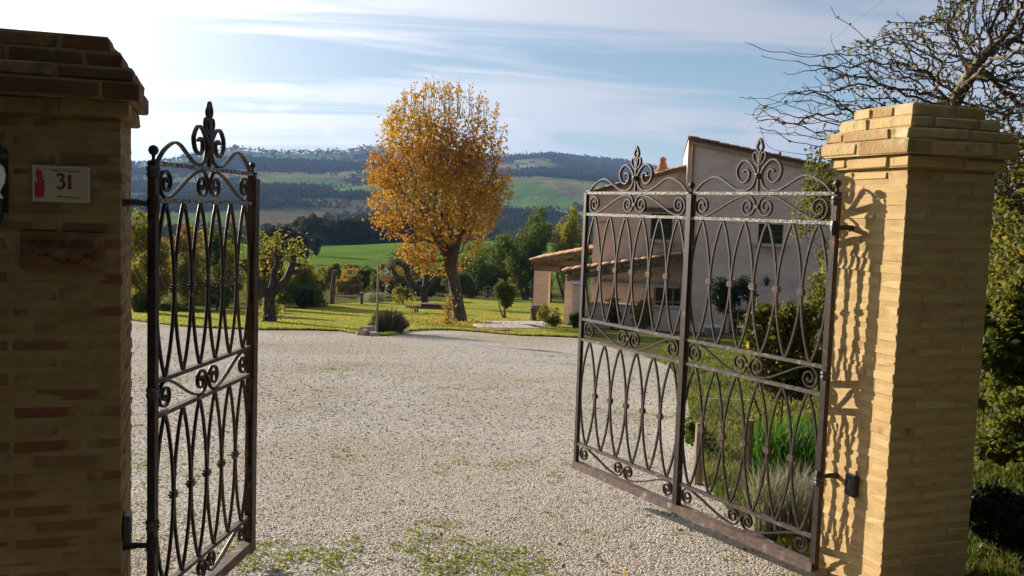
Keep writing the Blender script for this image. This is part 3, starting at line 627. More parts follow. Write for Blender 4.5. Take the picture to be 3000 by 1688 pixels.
# ------------------------------------------------------------------ wrought iron gate
RZ = [1.893, 1.7535, 1.059, .923, .216, .08]
def spiral(c, R, turns, a0, sgn, n=34, rin=.18):
    t = np.linspace(0, 1, n); r = R * (1 - t * (1 - rin)); a = a0 + sgn * t * turns * 2 * np.pi; return np.stack([c[0] + r * np.cos(a), c[1] + r * np.sin(a)], 1)
def bez(p0, p1, p2, p3, n=14):
    t = np.linspace(0, 1, n)[:, None]; p0, p1, p2, p3 = map(np.asarray, (p0, p1, p2, p3)); return (1 - t) ** 3 * p0 + 3 * (1 - t) ** 2 * t * p1 + 3 * (1 - t) * t * t * p2 + t ** 3 * p3
def s_scroll(w, z0, z1, flip):
    zm = (z0 + z1) / 2; R = (z1 - z0) / 2 - .011; f = -1 if flip else 1
    c1 = (R + .022, 0); c2 = (w / 2 - R - .006, 0)
    s1 = spiral(c1, R, 1.75, -np.pi / 2, -1)[::-1]; s2 = spiral(c2, R, 1.75, np.pi / 2, -1)
    b = bez((c1[0], -R), (c1[0] + .09, -R), (c2[0] - .12, R), (c2[0], R))
    P = np.vstack([s1[:-1], b, s2[1:]]); P[:, 1] = P[:, 1] * f + zm; return P
def gate_leaf(label, hinge, ang, w, npan, flipu, stile):
    dr = np.array([math.sin(ang), math.cos(ang), 0]); nv = np.cross(dr, Z3)
    hg = np.array([*hinge, 0.]); root = thing('iron_gate', label, 'gate', (hinge[0], hinge[1], 0), 'leaves of the wrought iron gate')
    AX = np.array([dr, nv, Z3])
    def W(P, v=0.0): P = np.asarray(P, float); return hg + P[:, :1] * dr + P[:, 1:2] * Z3 + nv * v
    pw = w / npan
    # posts
    def post(u, half, z0, z1, name, ball=None):
        o = MB().box(hg + dr * u + Z3 * (z0 + z1) / 2, (2 * half, 2 * half, z1 - z0), AX).build(name, MT['iron'], root)
        if ball:
            MB().lathe(hg + dr * u + Z3 * z1, [(half * 1.5, 0), (half * 1.5, .006), (half * .6, .010), (.006, .018), (.007, .028), (ball * .75, .028 + ball * .35), (ball, .028 + ball), (ball * .72, .028 + ball * 1.7), (.001, .028 + ball * 2)], 12).build('ball_finial', MT['iron'], root, smooth=True)
        return o
    post(0, .0155, .06, 1.893, 'hinge_post', .02)
    for k in range(1, npan): post(pw * k, .019, .03, 1.893, 'middle_post', .019)
    post(w, stile[0], .06 if npan > 1 else .03, 1.893, 'end_post', stile[1])
    if npan == 1: MB().box(hg + dr * (w + .004) + nv * .0235 + Z3 * .95, (.052, .006, 1.84), AX).build('stop_plate', MT['iron'], root)
    for k in range(npan):
        a, b = pw * k + .018, pw * (k + 1) - .018; mid = pw * (k + .5)
        for i, z in enumerate(RZ[:5]):
            MB().box(hg + dr * mid + Z3 * z, (b - a - .003, .024, .017), AX).build('rail', MT['iron_flaked' if i < 2 else 'iron_rail'], root)
        # pointed ovals: every oval is two bowed bars, neighbours touch at half height under a collar
        pi_ = (b - a) / 6
        for (zl, zh) in ((RZ[2] + .009, RZ[1] - .009), (RZ[4] + .009, RZ[3] - .009)):
            t = np.linspace(0, 1, 17)
            for q in range(6):
                uc = a + pi_ * (q + .5)
                for s in (-1, 1):
                    bow = np.sin(np.pi * t) ** .82 * (pi_ / 2 - .0066) + .0036
                    P = np.stack([uc + s * bow, zl + (zh - zl) * t], 1)
                    MB().sweep(W(P), nv, .0063, .0063).build('curved_bar', MT['iron'], root, smooth=False)
                if q:
                    c = hg + dr * (a + pi_ * q) + Z3 * ((zl + zh) / 2)
                    o = MB()
                    for dz, e in ((-.011, .0), (0, .003), (.011, 0)): o.box(c + Z3 * dz, (.034 + 2 * e, .022 + 2 * e, .009), AX)
                    o.build('collar', MT['iron_rail'], root)
        # scroll friezes
        for (z0, z1, fl) in ((RZ[1], RZ[0], False), (RZ[3], RZ[2], True), (RZ[5] + .02, RZ[4], True)):
            S = s_scroll(b - a, z0, z1, fl)
            for mir in (0, 1):
                Q = S.copy(); Q[:, 0] = a + Q[:, 0] if not mir else b - Q[:, 0]
                MB().sweep(W(Q), nv, .0045, .008).build('scroll', MT['iron'], root)
            MB().box(hg + dr * mid + Z3 * (z0 + z1) / 2, (.026, .026, .018), AX).build('collar', MT['iron_rail'], root)
        # crest
        L0 = RZ[0] + .009; hw = (b - a)
        fin = MB().sweep(W(np.array([[mid, L0 + z] for z in (0, .1, .205)])), nv, .0065, .0085).build('finial', MT['iron'], root)
        for mir in (-1, 1):
            U = lambda P: np.stack([mid + mir * (np.asarray(P)[:, 0]) * hw, L0 + np.asarray(P)[:, 1]], 1)
            MB().sweep(W(crom(U([(.485, .0), (.43, .045), (.35, .078), (.29, .075), (.22, .042), (.15, .010), (.09, .006)]), 6)), nv, .0050, .0085).build('crest_arc', MT['iron_rail'], root)
            MB().sweep(W(crom(U([(.085, .004), (.04, .028), (.018, .075), (.028, .112), (.075, .158), (.122, .160), (.158, .118), (.145, .070), (.105, .048), (.072, .068), (.068, .100), (.09, .116), (.112, .104)]), 6)), nv, .0055, .009).build('volute', MT['iron'], fin)
            MB().sweep(W(crom(U([(.004, .135), (.028, .152), (.045, .178), (.038, .202), (.02, .200), (.010, .172), (.008, .15)]), 5)), nv, .0045, .0075).build('petal', MT['iron'], fin)
        lp = np.array([[0, .198], [.014, .216], [.020, .233], [.012, .252], [.0, .272], [-.012, .252], [-.020, .233], [-.014, .216], [0, .198]])
        MB().sweep(W(crom(np.stack([mid + lp[:, 0], L0 + lp[:, 1]], 1), 4)), nv, .0058, .0085).build('spear_tip', MT['iron'], fin)
        MB().lathe(hg + dr * mid + Z3 * (L0 + .082), [(.012, -.014), (.021, -.012), (.023, -.004), (.018, 0), (.023, .004), (.021, .012), (.012, .014)], 10).build('collar', MT['iron_rail'], fin)
    # bottom channel
    MB().box(hg + dr * (w / 2 + .006) + Z3 * (RZ[5] - .012), (w + .02, .05, .048), AX).build('bottom_rail', MT['iron_sill'], root)
    return root, dr, nv, AX, hg
GL, dL, nL, AXL, hL = gate_leaf('narrow left leaf of the iron gate, one panel wide, opened against the shaded pillar', (-1.3605, 3.5453), .0993, .986, 1, False, (.016, .015))
GR, dR, nR, AXR, hR = gate_leaf('wide right leaf of the iron gate, two panels with two finials, before the house', (1.527, 4.4821), -.5449, 2.0347, 2, True, (.013, None))
MB().box(hR + dR * .30 + Z3 * .058 - nR * .0, (.62, .062, .022), AXR).build('bottom_plate', MT['iron_sill'], GR)
def hinge_arm(root, hg, z, toward, dist, name='hinge'):
    m = MB(); p = hg + Z3 * z; q = p + toward * dist
    m.tube([p + toward * .018, p + toward * dist * .5 + Z3 * .004, q], [.011, .012, .016], 8)
    m.lathe(p, [(.001, -.035), (.021, -.034), (.024, -.012), (.024, .012), (.021, .034), (.001, .035)], 10); m.build(name, MT['iron'], root)
hinge_arm(GL, hL, 1.74, -D3, .112); hinge_arm(GL, hL, .42, -D3, .112)
hinge_arm(GR, hR, 1.73, D3, .11); hinge_arm(GR, hR, .52, D3, .11)
for rt, hg in ((GL, hL), (GR, hR)):
    for z in (1.86, 1.02, .50):
        MB().lathe(hg + Z3 * z, [(.017, -.022), (.0245, -.02), (.0265, -.008), (.022, 0), (.0265, .008), (.0245, .02), (.017, .022)], 10).build('ring', MT['iron_rail'], rt)
# stone that carries the pivot of the right leaf
def stone(name, label, c, sz, seed, mat='rock', group=None, cat='stone'):
    V, F, T = chamfer_box(*sz, min(sz) * .18, min(sz) * .09, seed); m = MB(); a = random.random() * 3
    Rz = np.array([[math.cos(a), math.sin(a), 0], [-math.sin(a), math.cos(a), 0], [0, 0, 1]])
    m.add(V @ Rz + np.asarray(c) + Z3 * sz[2] * .3, F); m.F.append(T); m.A.append(np.full(len(T), .5))
    return tag(m.build(name, MT[mat], org=np.asarray(c, float)), label, cat, group)
ps = hR + dR * .10 - nR * .02
stone('pivot_stone', 'pale stone block under the hinge corner of the wide gate leaf', (ps[0], ps[1], float(tz(ps[0], ps[1])) - .06), (.30, .13, .09), 3, 'rock')
def gate_leaf_on_rail():
    p = hR + dR * .52 + Z3 * (RZ[2] + .012); m = MB(); m.add(np.array([[0, 0, 0], [.012, .006, .02], [0, .004, .045], [-.012, .0, .02]]) + p, [[0, 1, 2, 3]], .95)
    tag(m.build('fallen_leaf', LF['yellowgreen'], org=p), 'small yellow leaf stuck upright on the middle rail of the gate', 'leaf')
gate_leaf_on_rail()
# ------------------------------------------------------------------ trees
def colonize(attr, path, step, di, dk, iters=90, seed=1, wob=.25, up=0.0):
    rg = np.random.default_rng(seed); nodes = [np.asarray(p, float) for p in path]; par = [-1] + list(range(len(path) - 1))
    A = np.asarray(attr, float); X = np.array(nodes); d = np.full(len(A), 1e9); ni = np.zeros(len(A), int)
    def upd(X0, s):
        nonlocal d, ni
        for c in range(0, len(A), 2000):
            D = np.linalg.norm(A[c:c + 2000, None] - X0[None], axis=2); k = D.argmin(1); m = D[np.arange(len(k)), k]
            b = m < d[c:c + 2000]; d[c:c + 2000] = np.where(b, m, d[c:c + 2000]); ni[c:c + 2000] = np.where(b, k + s, ni[c:c + 2000])
    upd(X, 0)
    for it in range(iters):
        act = d < di
        if not act.any():
            act = d <= np.partition(d, min(5, len(d) - 1))[min(5, len(d) - 1)]
        idx = ni[act]; v = A[act] - X[idx]; v /= np.linalg.norm(v, axis=1)[:, None] + 1e-9
        u = np.unique(idx); S = np.zeros((len(X), 3)); np.add.at(S, idx, v); dv = S[u]; dv /= np.linalg.norm(dv, axis=1)[:, None] + 1e-9
        dv = dv + rg.normal(size=dv.shape) * wob; dv[:, 2] += up; dv /= np.linalg.norm(dv, axis=1)[:, None]
        new = X[u] + dv * step; s = len(X); X = np.vstack([X, new]); par += list(u)
        upd(new, s); keep = d > dk; A, d, ni = A[keep], d[keep], ni[keep]
        if len(A) < 3: break
    return X, np.array(par)
def skeleton_tubes(X, par, rtip, power, rmax=None, kmax=8, split=None):
    n = len(X); ch = [[] for _ in range(n)]
    for i in range(1, n): ch[par[i]].append(i)
    acc = np.zeros(n)
    for i in range(n - 1, -1, -1):
        if not ch[i]: acc[i] = rtip ** power
        if par[i] >= 0: acc[par[i]] += acc[i]
    r = acc ** (1 / power)
    if rmax: r = np.minimum(r * 1.0, rmax)
    thick, thin = MB(), MB(); st = [(0, None)]
    while st:
        i, p = st.pop(); P = [] if p is None else [X[p]]; R = [] if p is None else [min(r[p], r[i] * 1.15)]
        while True:
            P.append(X[i]); R.append(r[i])
            if not ch[i]: break
            big = max(ch[i], key=lambda c: r[c])
            for c in ch[i]:
                if c != big: st.append((c, i))
            i = big
        if len(P) > 1:
            m = thick if split is None or R[0] > split else thin
            m.tube(P, R, kmax if R[0] > .08 else (5 if R[0] > .02 else 3), cap=R[0] > .02)
    leafy = np.array([i for i in range(n) if r[i] < rtip * 3.0])
    return thick, thin, r, leafy

def autumn_tree():
    b = gp(1348, 946); Y = b[1]; sc_ = Y / FPX
    root = thing('maple_tree', 'large tree with orange and yellow autumn leaves on the lawn', 'tree', b)
    C = at(1275, 540, Y + .3)
    def P(px, py, dy=0): return at(px, py, Y + dy)
    path = [b - Z3 * .15, P(1342, 900), P(1335, 850), P(1325, 800), P(1315, 760), P(1305, 720)]
    rg = np.random.default_rng(5); A = []
    while len(A) < 2300:
        px = rg.uniform(1040, 1520); py = rg.uniform(225, 812); dy = rg.uniform(-2.7, 2.7)
        # egg outline traced by eye: half widths by height
        t = np.interp(py, [225, 255, 299, 340, 421, 531, 614, 669, 724, 780, 810], [12, 62, 128, 168, 206, 220, 206, 178, 130, 88, 35])
        cxp = np.interp(py, [235, 299, 420, 530, 614, 669, 724, 810], [1285, 1298, 1290, 1288, 1280, 1282, 1287, 1262])
        q = ((px - cxp) / t) ** 2 + (dy / (t * sc_ * 1.0)) ** 2
        if q > 1 or (q < .10 and rg.random() < .5): continue
        if py > 715 and abs(px - 1316) < 36: continue
        A.append(P(px, py, dy))
    A = np.array(A); X, par = colonize(A, path, .17, 1.3, .24, 120, 3, .22, .10)
    thick, thin, r, leafy = skeleton_tubes(X, par, .007, 2.2, .13, 10, .05)
    # flare of the foot
    thick.tube(crom([b - Z3 * .25, P(1346, 925), P(1339, 880), P(1331, 830), P(1322, 790), P(1314, 755)], 5), np.interp(np.linspace(0, 1, 26), [0, .12, .3, .7, 1], [.36, .27, .215, .20, .19]), 14)
    thick.tube(crom([P(1325, 775), P(1300, 740), P(1275, 700), P(1250, 655), P(1225, 600)], 5), np.linspace(.12, .05, 21), 9); thick.tube(crom([P(1322, 770), P(1320, 700), P(1310, 620), P(1300, 540), P(1290, 450)], 5), np.linspace(.14, .05, 21), 9); thick.tube(crom([P(1328, 775), P(1345, 700), P(1365, 620), P(1375, 540), P(1380, 470)], 5), np.linspace(.12, .04, 21), 9)
    thick.build('trunk', MT['bark'], root, smooth=True); thin.build('branches', MT['bark'], root)
    m = MB(); L = X[leafy]; z0, z1 = L[:, 2].min(), L[:, 2].max(); hf = (L[:, 2] - z0) / (z1 - z0)
    # sparse on the upper right where the twigs show
    pxs = 1500 + FPX * L[:, 0] / L[:, 1]
    k = np.where(hf > .85, 5, np.where(hf > .65, 8, np.where(hf > .3, 11, 15))).astype(int)
    bare = (pxs > 1400) & (hf > .5); k = np.where(bare, 3, k)
    cl = vnoise(L[:, 0] * 1.1 + 5, L[:, 2] * 1.1, 4); k = (k * np.clip(.25 + 1.5 * cl, .2, 1.5)).astype(int)
    Pp = np.repeat(L, k, 0); hh = np.repeat(hf, k); Pp = Pp + RNG.normal(size=Pp.shape) * np.array([.13, .13, .11])
    patchy = vnoise(Pp[:, 0] * .9, Pp[:, 2] * .9, 8)
    a = np.clip(.15 + .5 * patchy + .35 * RNG.random(len(Pp)) + .12 * (hh - .5), 0, 1)
    leaf_quads(m, Pp, .085 + .06 * RNG.random(len(Pp)), .7, a=a, droop=.4)
    # upright leafy shoots along the top
    for i in range(70):
        px = 1130 + 330 * RNG.random(); py = np.interp(px, [1130, 1200, 1270, 1330, 1400, 1470], [345, 290, 262, 268, 300, 350]) + 30 * RNG.random(); q = P(px, py, RNG.normal() * .9)
        h = .2 + .4 * RNG.random(); t = np.array([q - Z3 * .5, q, q + Z3 * h + np.array([RNG.normal() * .06, 0, 0])]); thin2 = MB().tube(t, [.008, .006, .004], 3, cap=False); m_s.append(thin2)
        s = RNG.random(9)[:, None]; leaf_quads(m, q + Z3 * h * s + RNG.normal(size=(9, 3)) * .05, .11, .5, bias=(0, 0, 1.4), a=.35 + .6 * RNG.random(9))
    sh = MB()
    for t in m_s:
        for V, F, A_ in zip(t.V, t.F, t.A): sh.add(V, F, A_)
    sh.build('shoots', MT['bark'], root)['kind'] = 'stuff'
    m.build('crown', LF['autumn'], root)
    print('autumn leaves', len(Pp))
m_s = []
autumn_tree()

def lobes_points(lobes, n, shell=.55, gap=.0, seed=0):
    V = np.array([l[3] * l[4] * l[5] for l in lobes]) ** .7; k = RNG.choice(len(lobes), n, p=V / V.sum()); L = np.array(lobes, float)[k]
    u = RNG.normal(size=(n, 3)); u /= np.linalg.norm(u, axis=1)[:, None]; r = (shell + (1 - shell) * RNG.random(n)) ** .6
    r = r * (1 + .22 * (vnoise(u[:, 0] * 3 + k * 7, u[:, 2] * 3 + u[:, 1] * 2.3, seed) - .5) * 2)
    return L[:, :3] + u * L[:, 3:] * r[:, None]
def bush(name, label, cat, base, lobes, n, size, leaf, group=None, stem=None, smat='bark', aspect=.55, bias=(0, 0, .3), part='foliage', seed=0, nstem=3):
    base = np.asarray(base, float); root = thing(name, label, cat, base, group)
    P = lobes_points(lobes, n, .45, seed=seed) + base
    g = tz(P[:, 0], P[:, 1]); P = P[P[:, 2] > g + .02]
    cl = vnoise(P[:, 0] * 2.3 + seed, P[:, 2] * 2.3 + P[:, 1], 31 + seed); P = P[cl + .35 * RNG.random(len(P)) > .36]
    m = MB(); pc = vnoise(P[:, 0] * 1.3, P[:, 2] * 1.3 + seed, 77)
    leaf_quads(m, P, size * (.7 + .6 * RNG.random(len(P))), aspect, bias=bias, a=np.clip(.15 + .45 * pc + .4 * RNG.random(len(P)), 0, 1))
    s = MB(); L = np.array(lobes, float); top_ = (L[:, 2] + L[:, 5]).max(); wid = (np.abs(L[:, 0]) + L[:, 3]).max()
    for i in range(14):
        l = L[RNG.integers(len(L))]; q = base + l[:3]; d = RNG.normal(size=3); d[2] = abs(d[2]) + .5; d /= np.linalg.norm(d); e = q + d * (l[3:].max() * 1.0 + .12 * top_ * RNG.random()); ts = RNG.random(10)[:, None]
        s.tube([q, (q + e) / 2 + RNG.normal(size=3) * .03, e], [.012, .009, .004], 3, cap=False); leaf_quads(m, q + (e - q) * (.5 + .5 * ts) + RNG.normal(size=(10, 3)) * .03, size * .9, aspect, bias=bias)
    for i in range(nstem):
        l = L[i % len(L)]; e = base + l[:3] + RNG.normal(size=3) * l[3:] * .25; st = base + np.array([RNG.normal() * .06, RNG.normal() * .06, -.08])
        mid = (st + e) / 2 + RNG.normal(size=3) * np.array([.08, .08, .02]) * np.linalg.norm(e - st)
        r0 = stem if stem else .03
        s.tube(crom([st, mid, e], 4), np.linspace(r0, r0 * .35, 9), 6)
    m.build(part, LF[leaf], root); s.build('stem' if name != 'tree' else 'trunk', MT[smat], root, smooth=True)['kind'] = 'stuff'
    return root
def B(px, py, Y=None):
    if Y is None: return gp(px, py)
    p = at(px, py, Y); p[2] = float(tz(p[0], p[1])); return p
def mk(px_l, px_r, py_top, Y, nl=5, depth=.8, seed=0, low=.12):
    """lobes for a bush that spans two picture columns and rises to a picture row at distance Y (size from its place on the ground)"""
    l, r_ = at(px_l, 700, Y), at(px_r, 700, Y); top = at((px_l + px_r) / 2, py_top, Y)[2]; c = (l + r_) / 2; g = float(tz(c[0], Y)); c[2] = g
    w = (r_[0] - l[0]) / 2; h = top - g; rg = np.random.default_rng(seed); b0 = low * h; hc = h - b0; lob = [(rg.uniform(-.1, .1) * w, 0, b0 + hc * .45, w * .6, w * depth * .6, hc * .42)]
    for i in range(nl + 5):
        a = rg.uniform(-1, 1); f = rg.uniform(.18, .42); zz = rg.uniform(.15, .86); a *= math.sqrt(max(.05, 1 - (2 * zz - 1) ** 2 * .75)); lob.append((a * w * .74, rg.uniform(-.6, .6) * w * depth, b0 + hc * zz, w * f, w * f * depth, hc * rg.uniform(.1, .24)))
    return c, lob, h
def shrub(name, label, cat, l, r_, top, Y, n, size, leaf, group=None, seed=0, stem=None, nl=5, depth=.8, aspect=.55, bias=(0, 0, .3), nstem=3, smat='bark', low=.06):
    c, lob, h = mk(l, r_, top, Y, nl, depth, seed, low); return bush(name, label, cat, c, lob, n, size, leaf, group, stem, smat, aspect, bias, seed=seed, nstem=nstem)

GH = 'bushes along the far edge of the lawn'
shrub('tree', 'tall yellow green bush behind the hinge post of the narrow gate leaf', 'tree', 330, 500, 625, 38, 9000, .11, 'yellowgreen', 'trees beyond the lawn', 1, .07)
shrub('tree', 'olive brown tree seen through the middle bars of the narrow gate leaf', 'tree', 470, 620, 648, 42, 8000, .11, 'ochre', 'trees beyond the lawn', 2, .07)
shrub('tree', 'green tree behind the end post of the narrow gate leaf', 'tree', 590, 730, 655, 46, 8000, .12, 'green', 'trees beyond the lawn', 3, .07)
shrub('tree', 'upright yellow tree just right of the narrow gate leaf', 'tree', 725, 850, 668, 45, 7500, .11, 'yellowgreen', 'trees beyond the lawn', 4, .06)
shrub('bush', 'yellow green bush beside the shaded pillar edge', 'bush', 360, 450, 780, 31, 5000, .09, 'yellowgreen', GH, 5)
shrub('bush', 'large dark clipped bush seen through the narrow gate leaf', 'bush', 565, 725, 820, 36, 9000, .07, 'dark', GH, 6, aspect=.4)
shrub('bush', 'low green ground cover bush behind the left bars of the narrow gate', 'bush', 420, 590, 880, 33, 5000, .06, 'green', GH, 7)
shrub('bush', 'golden bush behind the right half of the pollarded tree', 'bush', 845, 960, 765, 44, 8000, .09, 'yellowgreen', GH, 8)
shrub('bush', 'green and ochre hedge bush left of the leaning post', 'bush', 800, 985, 830, 42, 8000, .08, 'green', GH, 9)
shrub('bush', 'rust tinted bush behind the bench', 'bush', 970, 1080, 800, 56, 7000, .10, 'ochre', GH, 10)
shrub('bush', 'green bush behind the hanging basket', 'bush', 1070, 1190, 800, 58, 7000, .10, 'green', GH, 11)
shrub('bush', 'low silvery lavender bush right of the bench', 'bush', 1048, 1150, 855, 50, 5000, .06, 'silver', GH, 12, aspect=.3, bias=(0, 0, 1.2))
shrub('bush', 'dark bush behind the pollarded olive tree', 'bush', 1180, 1290, 815, 56, 7000, .10, 'dark', GH, 13)
shrub('bush', 'small yellow leaved bush below the pollarded olive tree', 'bush', 1150, 1215, 840, 50, 3500, .07, 'yellowgreen', GH, 14)
shrub('tree', 'broad green tree behind the white garden chairs', 'tree', 1330, 1530, 690, 62, 12000, .14, 'green', 'trees behind the lawn chairs', 15, .12)
shrub('tree', 'dense dark green tree left of the portico roof', 'tree', 1440, 1640, 640, 60, 13000, .14, 'green', 'trees behind the lawn chairs', 16, .12)
shrub('tree', 'tall yellow green tree behind the portico roof', 'tree', 1600, 1740, 590, 58, 11000, .13, 'yellowgreen', 'trees behind the lawn chairs', 17, .12)
shrub('tree', 'pointed olive green tree between the maple and the portico', 'tree', 1510, 1610, 580, 64, 9000, .13, 'green', 'trees behind the lawn chairs', 18, .12)
shrub('bush', 'dark undergrowth behind the maple trunk', 'bush', 1290, 1420, 790, 60, 7000, .12, 'green', GH, 19)
shrub('bush', 'dark shrub in the shade under the portico', 'bush', 1555, 1640, 800, 44, 5000, .09, 'dark', GH, 20)

for i, (l, r_, top, Y, lf, lb) in enumerate(((400, 520, 700, 36, 'ochre', 'ochre bush low behind the second bar of the narrow gate leaf'), (500, 610, 735, 35, 'yellowgreen', 'yellow bush low behind the middle of the narrow gate leaf'), (610, 720, 700, 40, 'yellowgreen', 'yellow green bush between the bars and the pollarded tree'), (720, 800, 740, 42, 'ochre', 'ochre bush left behind the pollarded trunk'), (800, 880, 800, 46, 'yellowgreen', 'low golden bush right behind the pollarded trunk'), (930, 1010, 770, 62, 'yellowgreen', 'pale golden bush above the leaning post'), (1010, 1110, 785, 66, 'green', 'green bush above the bench back'), (1100, 1180, 770, 68, 'ochre', 'brown bush behind the pole top'), (380, 470, 850, 31, 'green', 'low green bush at the foot of the shaded pillar side'), (1220, 1330, 800, 64, 'yellowgreen', 'yellowish bush under the left side of the maple crown'), (1300, 1400, 760, 68, 'dark', 'dark tree behind the maple trunk fork'), (1400, 1500, 760, 66, 'green', 'green tree top behind the citrus tree'), (860, 930, 850, 40, 'dark', 'dark low bush left of the leaning post'))):
    shrub('bush', lb, 'bush', l, r_, top, Y, 6500, .09 * Y / 40, lf, GH, 120 + i)
for i in range(16):
    l = 840 + i * 42 + 10 * (i % 3); w_ = 95 + 25 * (i % 4); tp = (778, 800, 770, 790, 782)[i % 5] - (18 if i > 9 else 0); lf = ('ochre', 'yellowgreen', 'green', 'ochre', 'dark', 'yellowgreen', 'green')[i % 7]
    shrub('hedge_bush', ('leftmost', 'second', 'third', 'fourth', 'fifth', 'sixth', 'seventh', 'eighth', 'ninth', 'tenth', 'eleventh', 'twelfth', 'thirteenth', 'fourteenth', 'fifteenth', 'rightmost')[i] + ' bush from the left in the hedge row below the green field', 'bush', l, l + w_, tp, 70 + 3 * (i % 3), 5200, .16, lf, 'hedge row below the green field', 150 + i)
def umbrella_pine():
    b = B(822, 800, 95); root = thing('pine_tree', 'dark rounded stone pine standing beyond the garden', 'tree', b); Y = 95
    lob = []
    for (px, py, w, h) in ((825, 690, 55, 26), (790, 700, 40, 20), (860, 702, 42, 22), (825, 712, 60, 20), (845, 725, 50, 18), (810, 680, 30, 14)):
        p = at(px, py, Y); lob.append((*(p - b), w * Y / FPX, w * Y / FPX * .8, h * Y / FPX))
    P = lobes_points(lob, 9000, .5) + b; m = MB(); leaf_quads(m, P, .32, .4, a=RNG.random(len(P)) * .8); m.build('crown', LF['dark'], root)
    s = MB(); s.tube(crom([b - Z3 * .2, at(825, 760, Y), at(822, 700, Y)], 4), np.linspace(.25, .14, 9), 7)
    for px in (800, 850): s.tube(crom([at(824, 745, Y), at((824 + px) / 2, 722, Y), at(px, 705, Y)], 4), np.linspace(.14, .06, 9), 5)
    s.build('trunk', MT['bark_dark'], root)
umbrella_pine()

def pollard_left():
    b = gp(790, 946); Y = b[1]; root = thing('pollarded_tree', 'dark pollarded tree with thick stubby limbs on the left lawn', 'tree', b)
    P = lambda px, py, dy=0: at(px, py, Y + dy); m = MB(); k = Y / FPX
    def limb(pts, r): m.tube(crom([P(*p) for p in pts], 6), np.interp(np.linspace(0, 1, (len(pts) - 1) * 6 + 1), np.linspace(0, 1, len(r)), np.array(r) * k), 9)
    limb([(787, 955), (790, 930), (788, 890), (790, 862)], [24, 20, 17, 18])
    limb([(788, 872), (768, 845), (745, 815), (725, 790), (705, 775)], [15, 12, 10, 8, 7]); limb([(728, 795), (722, 770), (712, 762)], [8, 7, 5])
    limb([(790, 868), (800, 830), (803, 800), (812, 770), (808, 742), (810, 720)], [14, 11, 9, 7, 6, 4])
    limb([(793, 866), (815, 842), (838, 820), (850, 795), (858, 770), (862, 748)], [14, 12, 11, 11, 9, 6])
    limb([(856, 775), (875, 776), (900, 778)], [7, 5, 2]); limb([(846, 800), (872, 796), (902, 800)], [8, 6, 2]); limb([(860, 752), (850, 752), (842, 753)], [6, 4, 3]); limb([(860, 752), (872, 748), (880, 742)], [6, 4, 2])
    limb([(745, 815), (738, 800), (730, 762)], [7, 5, 3]); limb([(812, 770), (818, 755), (822, 745)], [5, 4, 2])
    m.build('trunk', MT['bark_dark'], root, smooth=True)
    f = MB(); pts = []
    for (px, py, n, s) in ((755, 770, 160, 22), (745, 730, 140, 20), (800, 735, 90, 16), (870, 728, 110, 16), (850, 738, 80, 14), (895, 770, 70, 14), (780, 905, 120, 14), (812, 915, 90, 12), (768, 930, 90, 10)):
        c = P(px, py); pts.append(c + RNG.normal(size=(n, 3)) * s * k * np.array([1, .8, 1]))
    pts = np.vstack(pts); leaf_quads(f, pts, .09, .6, a=.3 + .7 * RNG.random(len(pts))); f.build('crown', LF['yellowgreen'], root)
    s = MB()
    for i in range(26):
        e = P(700 + 190 * RNG.random(), 690 + 70 * RNG.random(), RNG.normal() * .4); st = P(RNG.choice([712, 722, 810, 858, 862]), 765 + 10 * RNG.random()); s.tube([st, (st + e) / 2 + RNG.normal(size=3) * .05, e], [.012, .009, .004], 3, cap=False)
    s.build('shoots', MT['twig'], root)['kind'] = 'stuff'
pollard_left()
def pollard_olive():
    b = gp(1243, 895); Y = b[1]; root = thing('pollarded_olive', 'pollarded olive tree with grey green tufts behind the maple', 'tree', b); k = Y / FPX
    P = lambda px, py, dy=0: at(px, py, Y + dy); m = MB()
    def limb(pts, r): m.tube(crom([P(*p) for p in pts], 6), np.interp(np.linspace(0, 1, (len(pts) - 1) * 6 + 1), np.linspace(0, 1, len(r)), np.array(r) * k), 9)
    limb([(1247, 905), (1244, 880), (1240, 850)], [13, 10, 12]); limb([(1240, 852), (1218, 842), (1200, 825), (1192, 800), (1185, 780), (1160, 768)], [11, 9, 8, 9, 9, 5]); limb([(1243, 850), (1248, 820), (1246, 790)], [10, 8, 6]); limb([(1246, 852), (1262, 830), (1278, 808), (1290, 790)], [9, 7, 6, 4]); limb([(1190, 790), (1215, 775), (1230, 765)], [8, 6, 4])
    m.build('trunk', MT['bark_dark'], root, smooth=True); f = MB(); pts = []
    for (px, py, n, s) in ((1155, 760, 700, 13), (1180, 750, 600, 14), (1205, 775, 600, 12), (1228, 765, 500, 13), (1250, 780, 400, 12)): pts.append(P(px, py) + RNG.normal(size=(n, 3)) * s * k * np.array([1, .8, .8]))
    pts = np.vstack(pts); leaf_quads(f, pts, .11, .3, a=RNG.random(len(pts)) * .7); f.build('crown', LF['olive'], root)
pollard_olive()
shrub('citrus_tree', 'small citrus tree with yellowing leaves beside the portico column', 'tree', 1445, 1525, 820, gp(1483, 936)[1], 3600, .10, 'green', None, 21, .035, low=.3)

